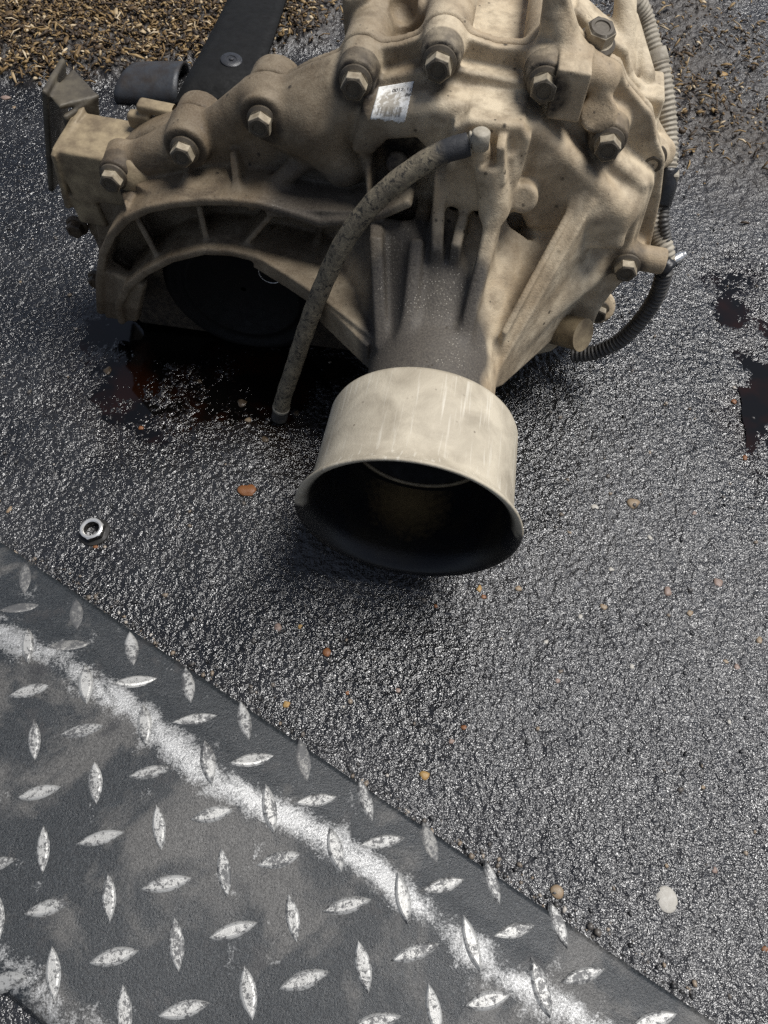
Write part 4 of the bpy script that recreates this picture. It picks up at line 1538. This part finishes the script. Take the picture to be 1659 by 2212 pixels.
SM = {
    'tan': mat_simple('tan_stone', (0.24, 0.19, 0.13), 0.45, scale=260, col2=(0.22, 0.15, 0.09)),
    'orange': mat_simple('orange_stone', (0.17, 0.075, 0.03), 0.4, scale=260, col2=(0.16, 0.06, 0.02)),
    'yellow': mat_simple('ochre_stone', (0.30, 0.20, 0.08), 0.4, scale=260, col2=(0.28, 0.16, 0.05)),
    'pink': mat_simple('pinkish_stone', (0.23, 0.17, 0.145), 0.45, scale=260, col2=(0.2, 0.14, 0.11)),
    'white': mat_simple('pale_stone', (0.40, 0.38, 0.34), 0.5, scale=240, col2=(0.34, 0.32, 0.28)),
    'wetdark': mat_simple('wet_dark_stone', (0.10, 0.075, 0.05), 0.15, scale=260, col2=(0.05, 0.035, 0.02)),
}
stone('pebble', 1440, 1943, 54, SM['white'], 0.16, 'large flat pale oval pebble pressed into asphalt at lower right', 'pebble', seed=1, elong=0.88, smooth=True)
stone('pebble', 1203, 1926, 26, SM['tan'], 0.4, 'tan pebble lying against the edge of the chequer plate', 'pebble', seed=2, elong=1.2)
stone('pebble', 535, 1062, 34, SM['orange'], 0.25, 'orange brown flat stone left of the flared tube end', 'pebble', seed=3, elong=1.2)
stone('pebble', 706, 1408, 26, SM['orange'], 0.25, 'rusty orange stone chip below the black tube mouth', 'pebble', seed=4, elong=0.7)
stone('pebble', 916, 1675, 22, SM['yellow'], 0.3, 'ochre yellow stone chip near the plate edge, largest yellow one', 'pebble', seed=5)
stone('pebble', 1367, 1086, 28, SM['tan'], 0.3, 'tan stone right of the flared tube mouth', 'pebble', seed=6)
stone('pebble', 1442, 1278, 24, SM['pink'], 0.35, 'pinkish white stone below the tan one at right', 'pebble', seed=7, elong=0.7)
stone('pebble', 12, 212, 16, SM['pink'], 0.4, 'small pink pebble at the left edge below the wood chips', 'pebble', seed=8, elong=1.4)
stone('pebble', 20, 1101, 17, SM['tan'], 0.3, 'tan splinter of stone at the left edge above the plate', 'pebble', seed=9, elong=0.6, rot=-0.4)
small = [(600, 1355, 18, 'pink'), (648, 1352, 10, 'yellow'), (619, 1522, 16, 'yellow'), (750, 1497, 11, 'orange'), (303, 921, 13, 'orange'), (231, 796, 20, 'wetdark'), (522, 866, 24, 'wetdark'), (572, 950, 17, 'wetdark'),
         (536, 905, 16, 'tan'), (205, 1178, 12, 'orange'), (1035, 1272, 14, 'yellow'), (1045, 1288, 11, 'orange'), (1552, 1258, 18, 'pink'), (1640, 1384, 15, 'tan'), (1590, 1442, 13, 'pink'), (942, 1308, 9, 'orange'), (1002, 1572, 13, 'orange'),
         (1305, 1310, 14, 'tan'), (1490, 1325, 12, 'tan'), (1120, 1270, 14, 'tan'), (1205, 1470, 10, 'pink'), (1320, 1230, 13, 'white'), (1405, 1160, 12, 'white'), (1500, 1108, 11, 'pink'), (1566, 1430, 10, 'tan'), (1180, 1385, 11, 'white'),
         (975, 1602, 11, 'pink'), (860, 1490, 10, 'pink'), (1255, 1330, 11, 'white'), (1365, 1440, 12, 'white'), (1285, 1095, 13, 'white'), (1230, 1150, 10, 'tan'), (1545, 1880, 14, 'pink'), (1520, 1700, 10, 'tan'), (1650, 2050, 14, 'orange'),
         (640, 890, 14, 'wetdark'), (430, 820, 13, 'wetdark'), (1590, 860, 12, 'orange'), (1612, 985, 14, 'orange'), (1560, 160, 20, 'yellow'), (30, 232, 10, 'tan'), (45, 610, 8, 'tan'), (1440, 1870, 9, 'tan'), (1575, 1560, 10, 'white')]
MARKS = [('the hexagon nut', 203, 1148), ('the hose end', 600, 905), ('the black tube mouth', 890, 1170), ('the folded plate edge', 760, 1640), ('the large pale oval pebble', 1440, 1943),
         ('the tan stone', 1367, 1086), ('the pinkish white stone', 1442, 1278), ('the looping conduit', 1350, 735), ('the right oil puddle', 1640, 860), ('the rusty orange stone', 706, 1408),
         ('the ochre yellow stone', 916, 1675), ('the curled sheet', 315, 200), ('the bracket', 150, 330)]
CNAME = {'tan': 'tan', 'orange': 'orange brown', 'yellow': 'ochre yellow', 'pink': 'pinkish', 'white': 'pale grey', 'wetdark': 'wet dark brown'}
named = {}
for k, (u, v, px, c) in enumerate(small):
    mk = min(MARKS, key=lambda t: math.hypot(t[1] - u, t[2] - v))
    du, dv = u - mk[1], v - mk[2]
    where = ('right of' if du > 0 else 'left of') if abs(du) > abs(dv) else ('below' if dv > 0 else 'above')
    named.setdefault((CNAME[c], where, mk[0]), []).append((math.hypot(du, dv), k))
chip_label = {}
for (cn, where, mk), lst in named.items():
    lst.sort()
    for r, (_, k) in enumerate(lst):
        chip_label[k] = 'small %s stone chip %s %s' % (cn, where, mk) + ('' if len(lst) == 1 else ', ' + ('nearest to it', 'second from it', 'third from it', 'fourth from it')[min(r, 3)])
for k, (u, v, px, c) in enumerate(small):
    stone('stone_chip', u, v, px, SM[c], 0.35, chip_label[k], 'stone chip', 'stone chips on the asphalt', seed=20 + k, elong=random.uniform(0.75, 1.35), rot=random.uniform(0, 3))

# bright steel stud lying at the cable end
p0, p1 = on_ground(1448, 566, 0.006), on_ground(1478, 550, 0.006)
pth, s_ = resample(np.array([p0, p1]), 0.0012)
me = sweep('steel_stud', pth, np.full(len(pth), 0.0042) - 0.0008 * (np.arange(len(pth)) > len(pth) * 0.7), 18)
tag(link(bpy.data.objects.new('steel_stud', me), None, MAT['steel']), 'short bright steel stud lying beside the cable end', 'stud')


# ------------------------------------------------------------------ black rubber strip and curled sheet behind the gearbox
def strip():
    root = bpy.data.objects.new('rubber_strip', None)
    COL.objects.link(root)
    tag(root, 'wide black rubber strip with a round rivet lying behind the gearbox', 'strip')
    L_ = [(520, -60), (495, 0), (447, 95), (400, 180), (372, 228)]
    R_ = [(640, -60), (618, 0), (592, 80), (563, 158), (540, 225)]
    hz = [0.020, 0.022, 0.026, 0.024, 0.012]
    lp = catmull([on_ground(u, v, z) for (u, v), z in zip(L_, hz)], 8)
    rp = catmull([on_ground(u, v, z) for (u, v), z in zip(R_, hz)], 8)
    n, k = len(lp), 8
    V = np.array([lp[i] + (rp[i] - lp[i]) * j / (k - 1) + np.array([0, 0, 0.003 * math.sin(math.pi * j / (k - 1))]) for i in range(n) for j in range(k)])
    F = [(i * k + j, i * k + j + 1, (i + 1) * k + j + 1, (i + 1) * k + j) for i in range(n - 1) for j in range(k - 1)]
    me = mesh_np('strip_sheet', V, np.array(F)[:, ::-1])
    ob = link(bpy.data.objects.new('strip_sheet', me), root, MAT['rubber'])
    sd = ob.modifiers.new('thickness', 'SOLIDIFY')
    sd.thickness = 0.005
    sd.offset = 0
    c = on_ground(500, 130, 0.031)
    me = lathe('rivet', [(r * 1e-3, t * 1e-3) for r, t in ((10.5, -2), (10.5, 0.6), (9.6, 1.4), (5, 1.6), (4.5, 0.9), (2.6, 0.9), (2.2, 2.2), (0.1, 2.6))], 32, axis='z')
    rv_ = link(bpy.data.objects.new('rivet', me), root, mat_simple('worn_black_plastic', (0.035, 0.036, 0.04), 0.35, scale=200))
    auto_smooth(rv_, 40)
    rv_.location = Vector(c)
    rv_.rotation_euler = (0.1, 0.12, 0)


strip()


def curl():
    # a strip of sheet bent over into an open loop, lying on its edge
    a = on_ground(232, 228, 0.0)
    b_ = on_ground(385, 235, 0.0)
    ax_ = (b_ - a)
    ax_[2] = 0
    L0 = np.linalg.norm(ax_)
    ax_ /= L0
    back = np.array([-ax_[1], ax_[0], 0])
    prof = []
    for t in np.linspace(-0.15, 1.08, 22):
        th = math.pi * t
        prof.append((0.030 * (1 - math.cos(th)) * 0.9, 0.017 * math.sin(th) + 0.004))
    V, F = [], []
    n = 12
    for i in range(n):
        l = L0 * (0.10 + 0.9 * i / (n - 1))
        skew = 0.018 * (1 - i / (n - 1))
        for (q, z) in prof:
            V.append(a + ax_ * (l + skew * (q / 0.05)) + back * (q + 0.006) + np.array([0, 0, z * (0.85 + 0.15 * i / (n - 1))]))
    k = len(prof)
    F = [(i * k + j, i * k + j + 1, (i + 1) * k + j + 1, (i + 1) * k + j) for i in range(n - 1) for j in range(k - 1)]
    me = mesh_np('curled_sheet', np.array(V), np.array(F))
    ob = link(bpy.data.objects.new('curled_sheet', me), None, mat_simple('grey_rubber_sheet', (0.035, 0.038, 0.043), 0.45, scale=60, col2=(0.028, 0.022, 0.018)))
    sd = ob.modifiers.new('thickness', 'SOLIDIFY')
    sd.thickness = 0.003
    sd.offset = 0
    tag(ob, 'grey curled strip of sheet between the bracket and black strip', 'sheet')


curl()


# ------------------------------------------------------------------ wood chips and litter on the soil
def chips():
    n = 16000
    rng = np.random.default_rng(5)
    xs_ = rng.uniform(GX0 + 0.03, GX1 - 0.03, n * 6)
    ys_ = rng.uniform(0.5, GY1 - 0.03, n * 6)
    i = ((xs_ - GX0) / GST).astype(int)
    j = ((ys_ - GY0) / GST).astype(int)
    clump = smooth_noise(sh, 60, rng, 3)[i, j] + 0.5
    pr = np.clip(soil_l[i, j] ** 1.5 * (0.35 + clump) + soil_r[i, j] * 0.20 * clump, 0, 1)
    # thins out away from the corner
    pr *= np.clip(1.35 - (xs_ + 0.42) / 0.30, 0.10, 1) * (xs_ < 0) + (xs_ >= 0)
    keep = rng.random(n * 6) < pr
    xs_, ys_, i, j = xs_[keep][:n], ys_[keep][:n], i[keep][:n], j[keep][:n]
    n = len(xs_)
    zs = H[i, j] + 0.0015 + rng.random(n) * 0.004
    ln, wd, th = rng.gamma(1.7, 0.0021, n) + 0.0016, rng.gamma(2.2, 0.00062, n) + 0.0006, 0.0006 + 0.0006 * rng.random(n)
    ln *= np.where(xs_ < 0, 1.12, 1.0)
    wd *= np.where(xs_ < 0, 1.2, 1.0)
    yaw, pit = rng.random(n) * 6.283, rng.normal(0, 0.35, n)
    ex = np.stack([np.cos(yaw) * np.cos(pit), np.sin(yaw) * np.cos(pit), np.sin(pit)], 1)
    rl = rng.normal(0, 0.5, n)
    side = np.stack([-np.sin(yaw), np.cos(yaw), 0 * yaw], 1)
    up_ = np.cross(ex, side)
    ey = side * np.cos(rl)[:, None] + up_ * np.sin(rl)[:, None]
    ez = np.cross(ex, ey)
    c = np.stack([xs_, ys_, zs], 1)
    V = []
    for sx, wf, bend in ((-1, 0.55, 0), (0, 1.0, 1), (1, 0.4, 0)):
        for sy in (-1, 1):
            for sz in (-1, 1):
                V.append(c + ex * (sx * ln / 2)[:, None] + ey * (sy * wf * wd / 2)[:, None] + ez * (sz * th / 2 + bend * ln * 0.12)[:, None])
    V = np.stack(V, 1).reshape(-1, 3)
    q = []
    for s0 in (0, 4):
        q += [(s0 + 0, s0 + 1, s0 + 5, s0 + 4), (s0 + 2, s0 + 6, s0 + 7, s0 + 3), (s0 + 0, s0 + 4, s0 + 6, s0 + 2), (s0 + 1, s0 + 3, s0 + 7, s0 + 5)]
    q += [(0, 2, 3, 1), (8, 9, 11, 10)]
    F = (np.arange(n)[:, None, None] * 12 + np.array(q)[None]).reshape(-1, 4)
    me = mesh_np('wood_chips', V, F)
    set_attr(me, 'tint', np.repeat(rng.random(n), 12))
    m, nt, b = new_mat('wood_chips')
    t = attr(nt, 'tint')
    r = ramp(nt, t, [(0.0, (0.02, 0.012, 0.007)), (0.4, (0.06, 0.036, 0.015)), (0.65, (0.15, 0.09, 0.03)), (0.88, (0.27, 0.18, 0.075)), (1.0, (0.52, 0.42, 0.28))])
    nt.links.new(r, b.inputs['Base Color'])
    b.inputs['Roughness'].default_value = 0.65
    tag(link(bpy.data.objects.new('wood_chips', me), None, m, smooth=False), 'yellow brown wood chips and litter on dark soil behind', 'wood chips', kind='stuff')


chips()


# ------------------------------------------------------------------ loose grit on the asphalt, thicker along the plate edge
def grit():
    rng = np.random.default_rng(9)
    bm = bmesh.new()
    bmesh.ops.create_icosphere(bm, subdivisions=1, radius=1.0)
    bv_ = np.array([v.co[:] for v in bm.verts])
    bf = np.array([[v.index for v in f.verts] for f in bm.faces])
    bm.free()
    n1, n2 = 2600, 420
    x, y = rng.uniform(-0.45, 0.45, n1), rng.uniform(-0.05, 0.85, n1)
    t = rng.uniform(0.0, 1.0, n2)
    ed = eA[None] + (eB - eA)[None] * t[:, None] + pdir[None] * np.abs(rng.normal(0, 0.006, n2))[:, None]
    x, y = np.r_[x, ed[:, 0]], np.r_[y, ed[:, 1]]
    n = len(x)
    across = (np.stack([x, y], 1) - cA[:2]) @ pdir[:2]
    ok = (across > min(skirt_w0, skirt_w1) - 0.004) & (x > GX0 + 0.03) & (x < GX1 - 0.03) & (y > GY0 + 0.03)
    x, y = x[ok], y[ok]
    n = len(x)
    i, j = ((x - GX0) / GST).astype(int), ((y - GY0) / GST).astype(int)
    r = np.clip(rng.gamma(2.2, 0.00036, n), 0.0004, 0.0017)
    sc = np.stack([r * rng.uniform(0.7, 1.4, n), r * rng.uniform(0.7, 1.2, n), r * rng.uniform(0.4, 0.8, n)], 1)
    yaw = rng.random(n) * 6.283
    V = bv_[None] * (1 + 0.22 * rng.normal(size=(n, len(bv_), 1))) * sc[:, None]
    c, s = np.cos(yaw)[:, None], np.sin(yaw)[:, None]
    V = np.stack([V[..., 0] * c - V[..., 1] * s, V[..., 0] * s + V[..., 1] * c, V[..., 2]], -1)
    V += np.stack([x, y, H[i, j] + r * 0.25], 1)[:, None]
    F = (np.arange(n)[:, None, None] * len(bv_) + bf[None]).reshape(-1, 3)
    me = mesh_np('grit', V.reshape(-1, 3), F)
    set_attr(me, 'tint', np.repeat(rng.random(n), len(bv_)))
    m, nt, b = new_mat('grit')
    nt.links.new(ramp(nt, attr(nt, 'tint'), [(0.0, (0.012, 0.012, 0.013)), (0.55, (0.05, 0.049, 0.048)), (0.8, (0.11, 0.095, 0.08)), (0.93, (0.22, 0.17, 0.12)), (1.0, (0.4, 0.37, 0.33))]), b.inputs['Base Color'])
    b.inputs['Roughness'].default_value = 0.4
    tag(link(bpy.data.objects.new('grit', me), None, m, smooth=False), 'fine dark grit strewn over the asphalt and along the plate edge', 'grit', kind='stuff')


grit()
